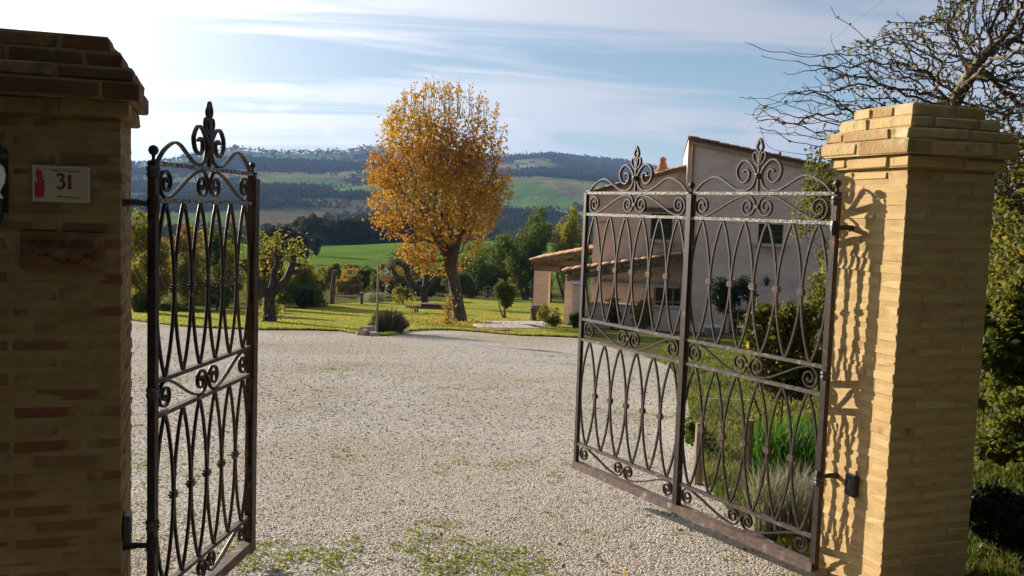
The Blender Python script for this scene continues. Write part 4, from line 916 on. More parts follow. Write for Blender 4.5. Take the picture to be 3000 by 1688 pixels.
# thicket at the right --------------------------------------------------------
def blackthorn():
    b = B(2900, 1000, 7.2); Y = 7.2; root = thing('blackthorn_tree', 'bare twiggy blackthorn with dark sloes rising above the sunlit pillar', 'tree', b)
    P = lambda px, py, dy=0: at(px, py, Y + dy)
    path = [b - Z3 * .2, P(2850, 800), P(2800, 560), P(2775, 400), P(2785, 330), P(2810, 275), P(2850, 215), P(2880, 165)]
    path = list(crom(path, 5)); rg = np.random.default_rng(8); A = []
    while len(A) < 9000:
        px = rg.uniform(2140, 3250); py = rg.uniform(-260, 620); dy = rg.uniform(-1.3, 1.3)
        top = np.interp(px, [2140, 2200, 2350, 2430, 2560, 2700, 2850, 3250], [330, 300, 230, 130, 90, 50, -120, -260]); bot = np.interp(px, [2140, 2200, 2400, 2500, 2700, 3250], [300, 385, 430, 470, 560, 620])
        if not top < py < bot: continue
        if rg.random() > np.interp(px, [2140, 2350, 2500, 2700, 2900], [.12, .3, .55, 1, 1]): continue
        A.append(P(px, py, dy))
    # a few long arching shoots
    for pts in (((2500, 330), (2330, 240), (2180, 110)), ((2560, 300), (2450, 130), (2430, 5)), ((2480, 380), (2300, 290), (2150, 275)), ((2470, 400), (2320, 400), (2200, 360)), ((2520, 350), (2380, 210), (2300, 140)), ((2500, 420), (2330, 445), (2240, 440)), ((2640, 220), (2580, 90), (2620, 30)), ((2860, 200), (2840, 90), (2870, 20))):
        for q in crom([P(*p, rg.uniform(-.6, .6)) for p in pts], 12): A.append(q)
    X, par = colonize(np.array(A), path, .042, .42, .048, 190, 4, .24)
    for _ in range(3):
        S = X.copy(); cnt = np.ones(len(X)); np.add.at(S, par[1:], X[1:]); np.add.at(cnt, par[1:], 1); S[1:] += X[par[1:]]; cnt[1:] += 1; Xs = S / cnt[:, None]; Xs[:len(path)] = X[:len(path)]; X = .3 * X + .7 * Xs
    thick, thin, r, leafy = skeleton_tubes(X, par, .0022, 2.3, .06, 8, .02)
    thick.build('trunk', MT['twig_lichen'], root, smooth=True); thin.build('twigs', MT['twig'], root)
    # short thorns
    t = MB(); I = RNG.choice(leafy, 3000); d = RNG.normal(size=(3000, 3)); d /= np.linalg.norm(d, axis=1)[:, None]; a = X[I]; l = .015 + .035 * RNG.random(3000)
    q = np.cross(d, Z3) * .0016; V = np.stack([a - q, a + q, a + d * l[:, None]], 1).reshape(-1, 3); t.add(V, np.arange(9000).reshape(-1, 3)); t.build('thorns', MT['twig'], root)
    be = MB(); I = RNG.choice(leafy[(X[leafy][:, 0] / X[leafy][:, 1] > .33)], 3000); c = X[I] + RNG.normal(size=(3000, 3)) * .012
    O = np.array([[1, 0, 0], [-1, 0, 0], [0, 1, 0], [0, -1, 0], [0, 0, 1], [0, 0, -1]]) * .0095; FO = np.array([[0, 2, 4], [2, 1, 4], [1, 3, 4], [3, 0, 4], [2, 0, 5], [1, 2, 5], [3, 1, 5], [0, 3, 5]])
    V = (c[:, None] + O[None]).reshape(-1, 3); F = (np.arange(3000)[:, None, None] * 6 + FO[None]).reshape(-1, 3); be.add(V, F); be.build('berries', MT['berry'], root, smooth=True)
    f = MB(); I = RNG.choice(leafy, 2400); cl = vnoise(X[I][:, 0] * 3, X[I][:, 2] * 3, 5); I = I[cl > .5]; leaf_quads(f, X[I], .035 + .02 * RNG.random(len(I)), .6, a=RNG.random(len(I))); f.build('leaves', LF['ivy'], root)
    print('blackthorn nodes', len(X))
blackthorn()
def thicket(name, label, cat, l, r_, top, Y, ntw, nlf, size, leaf, seed, group=None, low=.0, step=.09):
    c, lob, h = mk(l, r_, top, Y, 6, .7, seed); root = thing(name, label, cat, c, group)
    A = lobes_points(lob, ntw, .1, seed=seed) + c; A = A[A[:, 2] > tz(A[:, 0], A[:, 1]) + .05]
    X, par = colonize(A, [c - Z3 * .1, c + Z3 * h * .12, c + Z3 * h * .25], step, .9, step * 1.6, 90, seed, .4)
    thick, thin, r, leafy = skeleton_tubes(X, par, .003, 2.3, .03, 6, None); thick.build('branches', MT['twig'], root)
    P = lobes_points(lob, nlf, .35, seed=seed + 3) + c; P = P[P[:, 2] > tz(P[:, 0], P[:, 1]) + .02]; cl = fbm(P[:, 0] * 1.7 + seed, P[:, 2] * 1.7 + P[:, 1], 3, seed); P = P[cl > .45]
    m = MB(); pc = vnoise(P[:, 0] * 2, P[:, 2] * 2, seed + 9); leaf_quads(m, P, size * (.6 + .8 * RNG.random(len(P))), .6, a=np.clip(.5 * pc + .5 * RNG.random(len(P)), 0, 1)); m.build('foliage', LF[leaf], root)
    return root
GT = 'thicket beside the sunlit pillar'
thicket('ivy_bush', 'ivy clad bush behind the hinge post of the wide gate leaf', 'bush', 2290, 2560, 440, 9.5, 900, 8000, .042, 'bramble', 41, GT)
thicket('bramble', 'low tangled bramble at the left foot of the sunlit pillar', 'bush', 2200, 2440, 830, 8.0, 500, 6000, .05, 'ivy', 42, GT)
thicket('thorn_bush', 'brown leafless thorn thicket right of the sunlit pillar at shoulder height', 'bush', 2740, 3300, 300, 7.4, 2600, 5200, .05, 'dry', 43, GT, step=.07)
thicket('thorn_bush', 'olive tangle of thin stems beside the dark edge of the sunlit pillar', 'bush', 2830, 3150, 560, 6.3, 1500, 6000, .045, 'bramble', 46, GT, step=.06)
thicket('bramble', 'green leafy bramble bank right of the sunlit pillar', 'bush', 2790, 3360, 800, 6.0, 900, 22000, .05, 'bramble', 44, GT, step=.07)
thicket('bramble', 'yellowish bramble low on the bank at the right edge', 'bush', 2830, 3400, 1120, 5.3, 700, 12000, .04, 'bramble', 45, GT, step=.06)
thicket('shade_mound', 'low mound of dark leaves added for the black shade at the right foot of the sunlit pillar', 'bush', 2790, 3180, 1420, 4.75, 500, 14000, .035, 'dark', 49, GT, step=.06)  # dark leaves put in where the corner lies in black shade
thicket('bramble', 'tangled weeds and bramble seen through the lower right panel of the gate', 'bush', 2130, 2420, 1080, 7.2, 400, 4500, .04, 'ivy', 47, GT, step=.06)
thicket('bramble', 'low dark weeds behind the middle post of the wide gate leaf', 'bush', 2020, 2200, 1170, 7.4, 260, 2600, .035, 'green', 48, GT, step=.06)

for i, (x, y, h, w, lf, lb) in enumerate(((3.9, 6.9, 2.1, 1.3, 'bramble', 'ragged bramble hedge just behind the sunlit pillar'), (5.3, 7.6, 2.6, 1.6, 'ivy', 'tall ivy hedge on the bank beyond the thorn thicket'), (5.0, 5.4, 1.3, 1.4, 'bramble', 'low spreading bramble in front of the thorn thicket'), (7.2, 7.2, 2.8, 1.7, 'bramble', 'broad hedge farther right along the bank'), (8.6, 10.5, 3.2, 2.0, 'ivy', 'large dark hedge at the far end of the bank'), (6.2, 10.2, 2.8, 1.8, 'green', 'green hedge between the bank and the farmhouse'))):
    rg = np.random.default_rng(200 + i); lob = [(0, 0, h * .4, w * .8, w * .6, h * .42)] + [(rg.uniform(-1, 1) * w * .9, rg.uniform(-.6, .6) * w, h * rg.uniform(.08, .85), w * rg.uniform(.25, .5), w * rg.uniform(.25, .45), h * rg.uniform(.12, .25)) for _ in range(12)]
    bush('hedge_bush', lb, 'bush', (x, y, float(tz(x, y))), lob, 11000, .065, lf, 'hedge on the right bank', .03, smat='twig', seed=200 + i, nstem=6)

# ------------------------------------------------------------------ farmhouse
def tile_data():
    m = MB(); k = 6; V = []
    for y, r in ((0, .088), (.40, .070)):
        for th in (0, .018):
            for j in range(k + 1):
                a = np.pi * j / k; rr = r - th; V.append([rr * math.cos(a), y, (rr * math.sin(a)) * .75])
    n = k + 1; F = []
    for j in range(k):
        F += [[j, j + 1, 2 * n + j + 1, 2 * n + j], [n + j + 1, n + j, 3 * n + j, 3 * n + j + 1], [j + 1, j, n + j, n + j + 1], [2 * n + j, 2 * n + j + 1, 3 * n + j + 1, 3 * n + j]]
    F += [[0, 2 * n, 3 * n, n], [k, n + k, 3 * n + k, 2 * n + k]]
    m.add(np.array(V), np.array(F)); return m
_t = tile_data(); _to = _t.build('tile', MT['tile'], smooth=True); TILE = _to.data; bpy.data.objects.remove(_to)
TV, TF = np.concatenate(_t.V), np.concatenate(_t.F)
def tiled_roof(root, o, run, across, nrows_free, name='roof', under='timber', thick=.09):
    """o: low front corner; run: vector up the slope; across: vector along the eaves away from the viewer.
    the first tile columns next to the verge are single tiles, the rest one field"""
    o, run, across = (np.asarray(v, float) for v in (o, run, across)); Lr, La = np.linalg.norm(run), np.linalg.norm(across)
    ur, ua = run / Lr, across / La; un = np.cross(ur, ua); un = un if un[2] > 0 else -un
    slab = MB(); slab.box(o + run / 2 + across / 2 - un * thick / 2, (Lr, La, thick), np.array([ur, ua, un])); rf = slab.build(name, MT[under], root)
    nc, nr = max(1, int(La / .19)), max(1, int(Lr / .33)); fld = MB(); base = np.array(root.location)
    ex = np.cross(ur, un)
    R = Matrix(((ex[0], ur[0], un[0]), (ex[1], ur[1], un[1]), (ex[2], ur[2], un[2]))).to_euler()
    Rm = np.array([ex, ur, un])
    for c in range(nc + 1):
        for r in range(nr):
            p = o + ua * (c * La / nc) + ur * (r * Lr / nr - .03) + un * (.012 + .012 * random.random())
            if c < nrows_free:
                t = bpy.data.objects.new('roof_tile', TILE); COL.objects.link(t); t.parent = rf; t.location = [float(v) for v in p - base]
                t.rotation_euler = R; t.scale = (1, (Lr / nr) / .36, 1)
            else: fld.add((TV * np.array([1, (Lr / nr) / .36, 1])) @ Rm + p, TF, np.full(len(TF), random.random()))
    if fld.n:
        f = fld.build('tile_field', MT['tile_stuff'], rf, smooth=True); f['kind'] = 'stuff'; f.location = (0, 0, 0)
    return rf
def farmhouse():
    YA = 31.5; ca = at(1990, 975, YA); g = float(tz(ca[0], YA)) - .25
    XA = ca[0]; ZT = at(2013, 408, YA)[2]; XR = XA + 8.2; sl = (at(2013, 408, YA)[2] - at(2342, 484, YA)[2]) / (at(2342, 484, YA)[0] - at(2013, 408, YA)[0])
    ZR = ZT - sl * (XR - XA); root = thing('farmhouse', 'old pale brick farmhouse with tiled roofs behind the wide gate leaf', 'house', (XA, YA, g))
    def wall(pts, y0, y1, name, mat):   # prism: polygon in X,Z extruded in Y
        n = len(pts); V = [(x, y0, z) for x, z in pts] + [(x, y1, z) for x, z in pts]; m = MB(); 
        m.add(V, [[0, 1, 2, 3]] if n == 4 else [[0, 1, 2]]); m.add(V, [[7, 6, 5, 4]]); m.add(V, [[i, (i + 4), ((i + 1) % 4) + 4, (i + 1) % 4] for i in range(4)]); return m.build(name, MT[mat], root)
    # tall block, gable end towards us, split round its upper window
    wx0, wx1, wz0, wz1 = at(2215, 690, YA)[0], at(2285, 690, YA)[0], at(2215, 712, YA)[2], at(2215, 655, YA)[2]
    def ztop(x): return ZT - sl * (x - XA)
    YB1 = YA + 9
    wall([(XA, g), (XR, g), (XR, ztop(XR)), (XA, ZT)], YA + .22, YB1, 'main_block', 'plaster')
    wl = wall([(XA, g), (wx0, g), (wx0, ztop(wx0)), (XA, ZT)], YA, YA + .218, 'gable_wall', 'plaster')
    wall([(wx0, g), (wx1, g), (wx1, wz0), (wx0, wz0)], YA, YA + .218, 'gable_wall', 'plaster'); wall([(wx0, wz1), (wx1, wz1), (wx1, ztop(wx1)), (wx0, ztop(wx0))], YA, YA + .218, 'gable_wall', 'plaster'); wall([(wx1, g), (XR, g), (XR, ztop(XR)), (wx1, ztop(wx1))], YA, YA + .218, 'gable_wall', 'plaster')
    def window(x0, x1, z0, z1, y, cols=2, rows=2, frame='white_paint', glass='glass_dark', sill=True):
        w = MB().box(((x0 + x1) / 2, y + .02, (z0 + z1) / 2), (x1 - x0, .02, z1 - z0)).build('window', MT[glass], root)
        f = MB(); t = .05
        for i in range(cols + 1): f.box((x0 + (x1 - x0) * i / cols, y - .02, (z0 + z1) / 2), (t, .05, z1 - z0))
        for i in range(rows + 1): f.box(((x0 + x1) / 2, y - .022, z0 + (z1 - z0) * i / rows), (x1 - x0, .045, t))
        o = f.build('frame', MT[frame], w); o.location = (0, 0, 0)
        if sill: MB().box(((x0 + x1) / 2, y - .24, z0 - .05), (x1 - x0 + .3, .34, .08)).build('sill', MT['concrete'], w).location = (0, 0, 0)
        return w
    window(wx0, wx1, wz0, wz1, YA + .17, 2, 3, 'shutter')
    # roof falls to the right; verge of tiles along the gable
    tiled_roof(root, (XR + .3, YA - .12, ztop(XR + .3) + .05), (XA - .02 - XR - .3, 0, ztop(XA - .02) - ztop(XR + .3)), (0, 9.1, 0), 4, thick=.05)
    # lattice glazed door and the ochre panel beside it at the foot of the gable
    dx0, dx1, dz1 = at(2136, 905, YA)[0], at(2180, 905, YA)[0], at(2150, 903, YA)[2]
    MB().box(((dx1 + dx1 + 1.0) / 2 + .02, YA - .03, (g + dz1 + .25) / 2), (1.0, .06, dz1 + .25 - g)).build('ochre_panel', MT['plaster_ochre'], root)
    d = MB().box(((dx0 + dx1) / 2, YA - .03, (g + dz1) / 2), (dx1 - dx0, .04, dz1 - g)).build('door', MT['glass_dark'], root)
    f = MB()
    for i in range(3): f.box((dx0 + (dx1 - dx0) * i / 2, YA - .065, (g + dz1) / 2), (.045, .03, dz1 - g))
    for i in range(6): f.box(((dx0 + dx1) / 2, YA - .067, dz1 - .03 - i * .34), (dx1 - dx0, .03, .04))
    f.build('frame', MT['stake'], d).location = (0, 0, 0)
    MB().tube([(XA + .16, YA - .06, g), (XA + .16, YA - .06, ztop(XA + .16) - .12)], .045, 7).build('downpipe', MT['terracotta'], root)
    MB().bar((XA + .01, YA - .05, ztop(XA) - .10), (XR, YA - .05, ztop(XR) - .10), .09, .09).build('eaves_course', MT['tile_stuff'], root)
    lp = at(2238, 820, YA); l = MB().lathe((lp[0], YA - .16, lp[2]), [(.001, .12), (.10, .06), (.12, .0), (.07, -.03), (.06, -.14), (.001, -.17)], 10); l.tube([(lp[0], YA, lp[2] + .2), (lp[0], YA - .16, lp[2] + .16), (lp[0], YA - .16, lp[2] + .1)], .015, 5); l.build('wall_lantern', MT['black_plastic'], root)
    # lower wing on the left
    YB = YA + 1.1; xl = at(1723, 700, YB)[0]; zl = at(1725, 560, YB)[2]; zr = at(1995, 490, YB)[2]
    vx0, vx1, vz0, vz1 = at(1893, 660, YB)[0], at(1955, 660, YB)[0], at(1925, 702, YB)[2], at(1925, 626, YB)[2]
    zt = lambda x: zl + (zr - zl) * (x - xl) / (XA - xl)
    wall([(xl, g), (XA - .004, g), (XA - .004, zr), (xl, zl)], YB + .2, YB + 8, 'wing_block', 'plaster_warm')
    wall([(xl, g), (vx0, g), (vx0, zt(vx0)), (xl, zl)], YB, YB + .198, 'wing_wall', 'plaster_warm'); wall([(vx0, g), (vx1, g), (vx1, vz0), (vx0, vz0)], YB, YB + .198, 'wing_wall', 'plaster_warm'); wall([(vx0, vz1), (vx1, vz1), (vx1, zt(vx1)), (vx0, zt(vx0))], YB, YB + .198, 'wing_wall', 'plaster_warm'); wall([(vx1, g), (XA - .004, g), (XA - .004, zr), (vx1, zt(vx1))], YB, YB + .198, 'wing_wall', 'plaster_warm')
    w = window(vx0, vx1, vz0, vz1, YB + .14, 2, 2, 'shutter')
    MB().box(((vx0 + vx1) / 2, YB - .03, vz1 + .13), (vx1 - vx0 + .5, .07, .16)).build('lintel', MT['old_timber'], root)
    tiled_roof(root, (xl - .25, YB - .2, zl - .25 * (zr - zl) / (XA - xl) + .02), (XA - xl + .24, 0, (zr - zl) / (XA - xl) * (XA - xl + .24)), (0, 8, 0), 3)
    # terracotta chimney cap on the wing roof
    cpp = at(1906, 500, YB + 1.6); r = .17
    MB().lathe((cpp[0], YB + 1.6, cpp[2] - .5), [(.24, 0), (.24, .45), (.30, .47), (.30, .52), (.22, .56), (.10, .86), (.13, .88), (.12, .96), (.05, 1.0), (.001, 1.01)], 12).build('chimney', MT['terracotta'], root)
    wire = at(1742, 650, YB); MB().tube([(wire[0], YB - .03, wire[2]), (wire[0] + .35, YB - .03, wire[2] - .01)], .012, 5).build('bracket', MT['black_plastic'], root)
    # the near lean-to: roof, beam, piers, parapet, glazed front
    YP = YA - .35; a = at(1652, 800, YP); b = at(1998, 744, YP); dep = 2.9
    tiled_roof(root, (a[0], YP, a[2]), (XA - .02 - a[0], 0, b[2] - a[2]), (0, 1.42, 0), 8, 'lean_to_roof', 'timber', .08)
    MB().bar((a[0] + .15, YP + .14, a[2] - .22), (XA - .03, YP + .14, b[2] - .24), .16, .2).build('beam', MT['timber'], root)
    for i in range(7):
        t = i / 6; x = a[0] + .2 + (XA - .5 - a[0]) * t; z = a[2] + (b[2] - a[2]) * (x - a[0]) / (XA - a[0]) - .12; MB().bar((x, YP - .1, z - .02), (x, YP + 1.4, z - .02), .08, .10).build('rafter', MT['timber'], root)
    p0, p1 = at(1655, 900, YP)[0], at(1712, 900, YP)[0]
    MB().box(((p0 + p1) / 2, YP + .36, (g + a[2] - .12) / 2), (p1 - p0, .5, a[2] - .12 - g)).build('pier', MT['plaster'], root)
    q0, q1, qz = at(1690, 900, YP)[0], at(1722, 900, YP)[0], at(1700, 838, YP - .3)[2]
    MB().box(((q0 + q1) / 2, YP - .18, (g + qz) / 2), (q1 - q0 + .1, .4, qz - g)).build('pier', MT['plaster'], root); MB().box(((q0 + q1) / 2, YP - .18, qz + .03), (q1 - q0 + .2, .5, .06)).build('pier_cap', MT['concrete'], root)
    pz = at(1800, 897, YP)[2]; MB().box(((q1 + XA) / 2 + .06, YP + .12, (g + pz) / 2), (XA - q1 - .16, .22, pz - g)).build('parapet', MT['plaster'], root); MB().box(((q1 + XA) / 2 + .06, YP + .12, pz + .025), (XA - q1 - .16, .32, .05)).build('parapet_coping', MT['concrete'], root)
    yb = YB - .03; ex0, ex1, ez = at(1905, 850, yb)[0], at(1985, 850, yb)[0], at(1940, 838, yb)[2]
    d = MB().box(((ex0 + ex1) / 2, yb - .01, (g + ez) / 2), (ex1 - ex0, .04, ez - g)).build('glazed_door', MT['glass_dark'], root); f = MB()
    for i in range(4): f.box((ex0 + (ex1 - ex0) * i / 3, yb - .05, (g + ez) / 2), (.07, .05, ez - g))
    for zz in (ez, ez - .55, ez - 1.3): f.box(((ex0 + ex1) / 2, yb - .052, zz), (ex1 - ex0, .05, .07))
    f.build('frame', MT['stake'], d).location = (0, 0, 0)
    MB().box(((q1 + XA) / 2, yb - .05, at(1850, 835, yb)[2]), (XA - q1 - .1, .08, .12)).build('lintel', MT['concrete'], root)
    # far portico: column, beam, tiled lean-to
    YQ = 34.6; cl, cr_ = at(1518, 900, YQ)[0], at(1563, 900, YQ)[0]; ctz = at(1540, 797, YQ)[2]; gq = float(tz(cl, YQ)) - .1
    MB().box(((cl + cr_) / 2, YQ + .28, (gq + ctz) / 2), (cr_ - cl, .56, ctz - gq)).build('column', MT['plaster'], root)
    MB().box(((cl + cr_) / 2, YQ + .28, gq + .16), (cr_ - cl + .16, .7, .22)).build('column_foot', MT['concrete'], root)
    MB().box(((cl + cr_) / 2 + .15, YQ + .28, ctz + .10), (cr_ - cl + .35, .5, .19)).build('column_head', MT['timber'], root)
    e0 = at(1512, 770, YQ); e1 = at(1725, 730, YQ)
    MB().bar((cl - .05, YQ + .2, ctz + .29), (e1[0] + .3, YQ + .2, ctz + .36), .26, .2).build('beam', MT['timber'], root)
    tiled_roof(root, (e0[0], YQ - .15, e0[2] + .06), (e1[0] + .3 - e0[0], 0, (e1[2] - e0[2]) * 1.13), (0, 4.2, 0), 7, 'portico_roof', 'timber', .1)
    for i in range(6):
        x = e0[0] + .25 + i * .45; MB().bar((x, YQ - .1, e0[2] - .06 + .185 * (x - e0[0])), (x, YQ + 4, e0[2] - .06 + .185 * (x - e0[0])), .09, .11).build('rafter', MT['timber'], root)
    MB().box((e1[0] + .25, YQ + 4.05, (gq + ctz) / 2), (.5, .4, ctz - gq)).build('column', MT['plaster_warm'], root)
    root.rotation_euler = (0, 0, math.radians(-9.2))
    return YA, XA, g, YP, YQ
YA, XA, HG, YP, YQ = farmhouse()
def cable():
    a = at(2136, 441, YA - .1); P = [a, at(2185, 378, 27), at(2400, 150, 20), at(2800, -150, 14)]
    tag(MB().tube(crom(P, 8), .0018, 4).build('overhead_cable', MT['black_plastic'], org=a), 'thin overhead cable rising from the farmhouse roof', 'cable')
cable()

# planting by the house ------------------------------------------------------
GP_ = 'plants round the farmhouse'
shrub('rose_bush', 'yellow leaved shrub in front of the portico corner', 'shrub', 1572, 1668, 895, YP - .7, 3000, .07, 'yellowgreen', GP_, 51)
shrub('shrub', 'pale green shrub by the low pier of the portico', 'shrub', 1660, 1730, 905, YP - 1.0, 2600, .06, 'green', GP_, 52)
shrub('shrub', 'yellowing shrub under the parapet behind the gate', 'shrub', 1850, 1930, 880, YP - .5, 3000, .08, 'yellowgreen', GP_, 53)
shrub('shrub', 'dark potted geranium on the parapet', 'shrub', 1785, 1830, 868, YP - .25, 1600, .07, 'dark', GP_, 54)
shrub('standard_tree', 'small dark standard tree with a round head before the house gable', 'tree', 2088, 2190, 800, YA - 2.2, 10, .1, 'dark', GP_, 55) if False else None
def standard_tree():
    Y = YA - 2.4; b = B(2120, 965, Y); root = thing('standard_tree', 'small dark leaved standard tree before the farmhouse gable', 'tree', b, GP_); k = Y / FPX
    P = lambda px, py, dy=0: at(px, py, Y + dy); m = MB(); m.tube(crom([b - Z3 * .1, P(2122, 940), P(2125, 910), P(2130, 885)], 5), np.linspace(.05, .03, 16), 6)
    for e in ((2100, 850), (2150, 840), (2180, 830), (2120, 820)): m.tube(crom([P(2128, 895), P((2128 + e[0]) / 2, (890 + e[1]) / 2 + 5), P(*e)], 4), np.linspace(.025, .008, 9), 4)
    m.build('trunk', MT['bark'], root); f = MB(); pts = []
    for (px, py, n, s) in ((2112, 870, 700, 14), (2110, 838, 500, 12), (2140, 880, 600, 15), (2150, 850, 600, 15), (2175, 835, 450, 12), (2195, 865, 250, 10), (2120, 900, 200, 10)): pts.append(P(px, py) + np.clip(RNG.normal(size=(n, 3)), -1.8, 1.8) * s * k)
    pts = np.vstack(pts); leaf_quads(f, pts, .10, .6, a=RNG.random(len(pts)) * .9); f.build('crown', LF['dark'], root)
standard_tree()
def pot(name, label, px, py, Y, r, h, mat):
    b = B(px, py, Y); t = thing(name, label, 'pot', b, 'pots by the house'); MB().lathe(b, [(.001, 0), (r * .7, 0), (r, h * .8), (r * 1.1, h * .82), (r * 1.1, h), (r * .95, h), (r * .9, h * .85), (.001, h * .84)], 14).build('vessel', MT[mat], t, smooth=True)
pot('flower_pot', 'grey stone pot on the grass below the farmhouse gable', 2085, 990, YA - 3.0, .26, .35, 'concrete')
pot('flower_pot', 'dark pot at the foot of the portico column', 1575, 945, YQ - .5, .30, .62, 'old_timber')

# paving by the portico ---------------------------------------------------------
def paving():
    c = gp(1530, 955); root = thing('stone_path', 'grey stone slabs leading from the drive to the portico', 'path', c); tag(root, kind='structure')
    for i in range(3):
        for j in range(2):
            p = gp(1452 + 45 * i + 25 * j, 963 - 10 * j); sz = np.array([1.25, .95, .06]); o = MB().box(p + Z3 * .06, sz * [1, 1, 1], np.array([[.97, .22, 0], [-.22, .97, 0], [0, 0, 1]])).build('slab', MT['concrete'], root)
    c = gp(1455, 974); root = thing('brick_path', 'small patch of red brick paving at the edge of the drive', 'path', c); tag(root, kind='structure')
    ux = gp(1500, 976) - gp(1410, 972); L = np.linalg.norm(ux); ux /= L; uy = np.cross(Z3, ux)
    for i in range(int(L / .26)):
        for j in range(7):
            p = gp(1410, 972) + ux * (.26 * (i + .5 * (j % 2))) + uy * (.14 * j - .1); p[2] = float(tz(p[0], p[1])) + .065
            o = bpy.data.objects.new('brick', brick_mesh(.245, .125, .05, 'brick_path', (i + j) % 4)); COL.objects.link(o); o.parent = root; o.location = [float(v) for v in p - np.array(root.location)]; o.rotation_euler = (0, 0, math.atan2(ux[1], ux[0]))
paving()

# ------------------------------------------------------------------ garden furniture
def axes(a): return np.array([[math.cos(a), math.sin(a), 0], [-math.sin(a), math.cos(a), 0], [0, 0, 1]])
def garden_bench():
    b = gp(1018, 893); A = axes(.25); r = thing('garden_bench', 'dark slatted garden bench at the far edge of the lawn', 'bench', b); T = lambda x, y, z: b + np.array([x, y, z]) @ A
    for s in (-1, 1):
        for y, h in ((-.28, .62), (.24, .98)): MB().bar(T(s * .72, y, -.05), T(s * .72, y, h), .08).build('leg', MT['old_timber'], r)
        MB().bar(T(s * .72, -.32, .64), T(s * .72, .28, .64), .08, .05).build('armrest', MT['old_timber'], r)
    for i in range(5): MB().bar(T(-.78, -.26 + .12 * i, .44), T(.78, -.26 + .12 * i, .44), .09, .035).build('seat_slat', MT['old_timber'], r)
    MB().bar(T(-.76, .26, .96), T(.76, .26, .96), .06, .09).build('top_rail', MT['old_timber'], r)
    for i in range(9): MB().bar(T(-.62 + .155 * i, .26, .46), T(-.62 + .155 * i, .26, .93), .05, .025, (0, 1, 0)).build('back_slat', MT['old_timber'], r)
garden_bench()
def leaning_post():
    b = gp(972, 894); Y = b[1]; o = MB().tube(crom([b - Z3 * .2, at(974, 850, Y), at(981, 792, Y)], 4), np.linspace(.14, .10, 9), 9); tag(o.build('wooden_post', MT['old_timber'], org=b, smooth=True), 'weathered leaning wooden post beside the bench', 'post')
leaning_post()
def lounger():
    b = gp(1262, 921); A = axes(-.06); r = thing('sun_lounger', 'brown sun lounger on the lawn behind the maple trunk', 'sun lounger', b); T = lambda x, y, z: b + np.array([x, y, z]) @ A
    for x in (-.62, .75):
        for y in (-.3, .3): MB().bar(T(x, y, -.04), T(x, y, .3), .07).build('leg', MT['old_timber'], r)
    for y in (-.32, .32): MB().bar(T(-1.0, y, .3), T(1.05, y, .3), .05, .1).build('side_rail', MT['old_timber'], r)
    for i in range(12): MB().bar(T(-.95 + i * .17, -.3, .34), T(-.95 + i * .17, .3, .34), .12, .03).build('slat', MT['old_timber'], r)
    V, F, Tt = chamfer_box(1.45, .62, .10, .03, .006, 4); m = MB(); m.add((V + [.32, 0, .41]) @ A + b, F); m.F.append(Tt); m.A.append(np.full(len(Tt), .5)); m.build('cushion', MT['cloth_brown'], r)
lounger()
def chair(px, py, rot, label):
    b = gp(px, py); A = axes(rot); r = thing('garden_chair', label, 'chair', b, 'white garden chairs'); T = lambda x, y, z: b + np.array([x, y, z]) @ A; s_ = 1.12
    for x in (-.24, .24):
        MB().tube([T(x, -.24, -.03), T(x, -.22, .46 * s_)], .018, 6).build('leg', MT['white_paint'], r); MB().tube(crom([T(x, .28, -.03), T(x, .22, .45 * s_), T(x, .34, .95 * s_)], 4), .018, 6).build('leg', MT['white_paint'], r)
        MB().tube(crom([T(x, -.22, .46 * s_), T(x, -.26, .66 * s_), T(x, .0, .70 * s_), T(x, .27, .68 * s_)], 4), .016, 6).build('armrest', MT['white_paint'], r)
    for i in range(6): MB().bar(T(-.25, -.22 + i * .09, .46 * s_), T(.25, -.22 + i * .09, .46 * s_), .06, .02).build('seat_slat', MT['white_paint'], r)
    for i in range(5): MB().tube([T(-.18 + i * .09, .23, .48 * s_), T(-.18 + i * .09, .33, .92 * s_)], .011, 5).build('back_bar', MT['white_paint'], r)
    MB().tube(crom([T(-.24, .34, .94 * s_), T(0, .35, 1.02 * s_), T(.24, .34, .94 * s_)], 5), .018, 6).build('back_rail', MT['white_paint'], r)
chair(1374, 875, -1.9, 'white garden chair facing right, nearer the maple trunk'); chair(1428, 874, 1.3, 'white garden chair facing left, beside the citrus tree')
def basket_pole():
    b = gp(1103, 985); Y = b[1]; r = thing('pole', 'thin pale pole with a side hook at the edge of the drive', 'pole', b); top = at(1109, 776, Y)
    MB().tube([b - Z3 * .1, (b + top) / 2, top], [.03, .028, .026], 8).build('shaft', MT['stake'], r, smooth=True)
    MB().tube(crom([top - np.array([.09, 0, .0]), top + Z3 * .03, top + np.array([.16, 0, .05]), top + np.array([.24, 0, -.02])], 5), .010, 5).build('hook', MT['grey_metal'], r)
    h = at(1130, 812, Y); q = thing('hanging_basket', 'round wicker hanging basket with pale trailing plant on the pole', 'basket', h - Z3 * .12); m = MB().lathe(h, [(.001, -.11), (.10, -.10), (.155, -.03), (.16, .03), (.15, .03), (.14, -.02), (.001, -.02)], 14); m.build('bowl', MT['straw'], q, smooth=True)
    c = MB()
    for a in (0, 2.1, 4.2): c.tube([h + np.array([.155 * math.cos(a), .155 * math.sin(a), .03]), h + np.array([0.0, 0, .30])], .004, 3)
    c.tube([h + Z3 * .30, top + np.array([.24, 0, -.02])], .004, 3); c.build('chain', MT['grey_metal'], q)
    f = MB(); P = h + np.array([0, 0, .08]) + RNG.normal(size=(160, 3)) * [.07, .07, .06]; leaf_quads(f, P, .06, .5); P = h + np.array([.02, 0, -.2]) + RNG.normal(size=(60, 3)) * [.04, .04, .09]; leaf_quads(f, P, .05, .5); f.build('plant', LF['silver'], q)['kind'] = 'stuff'
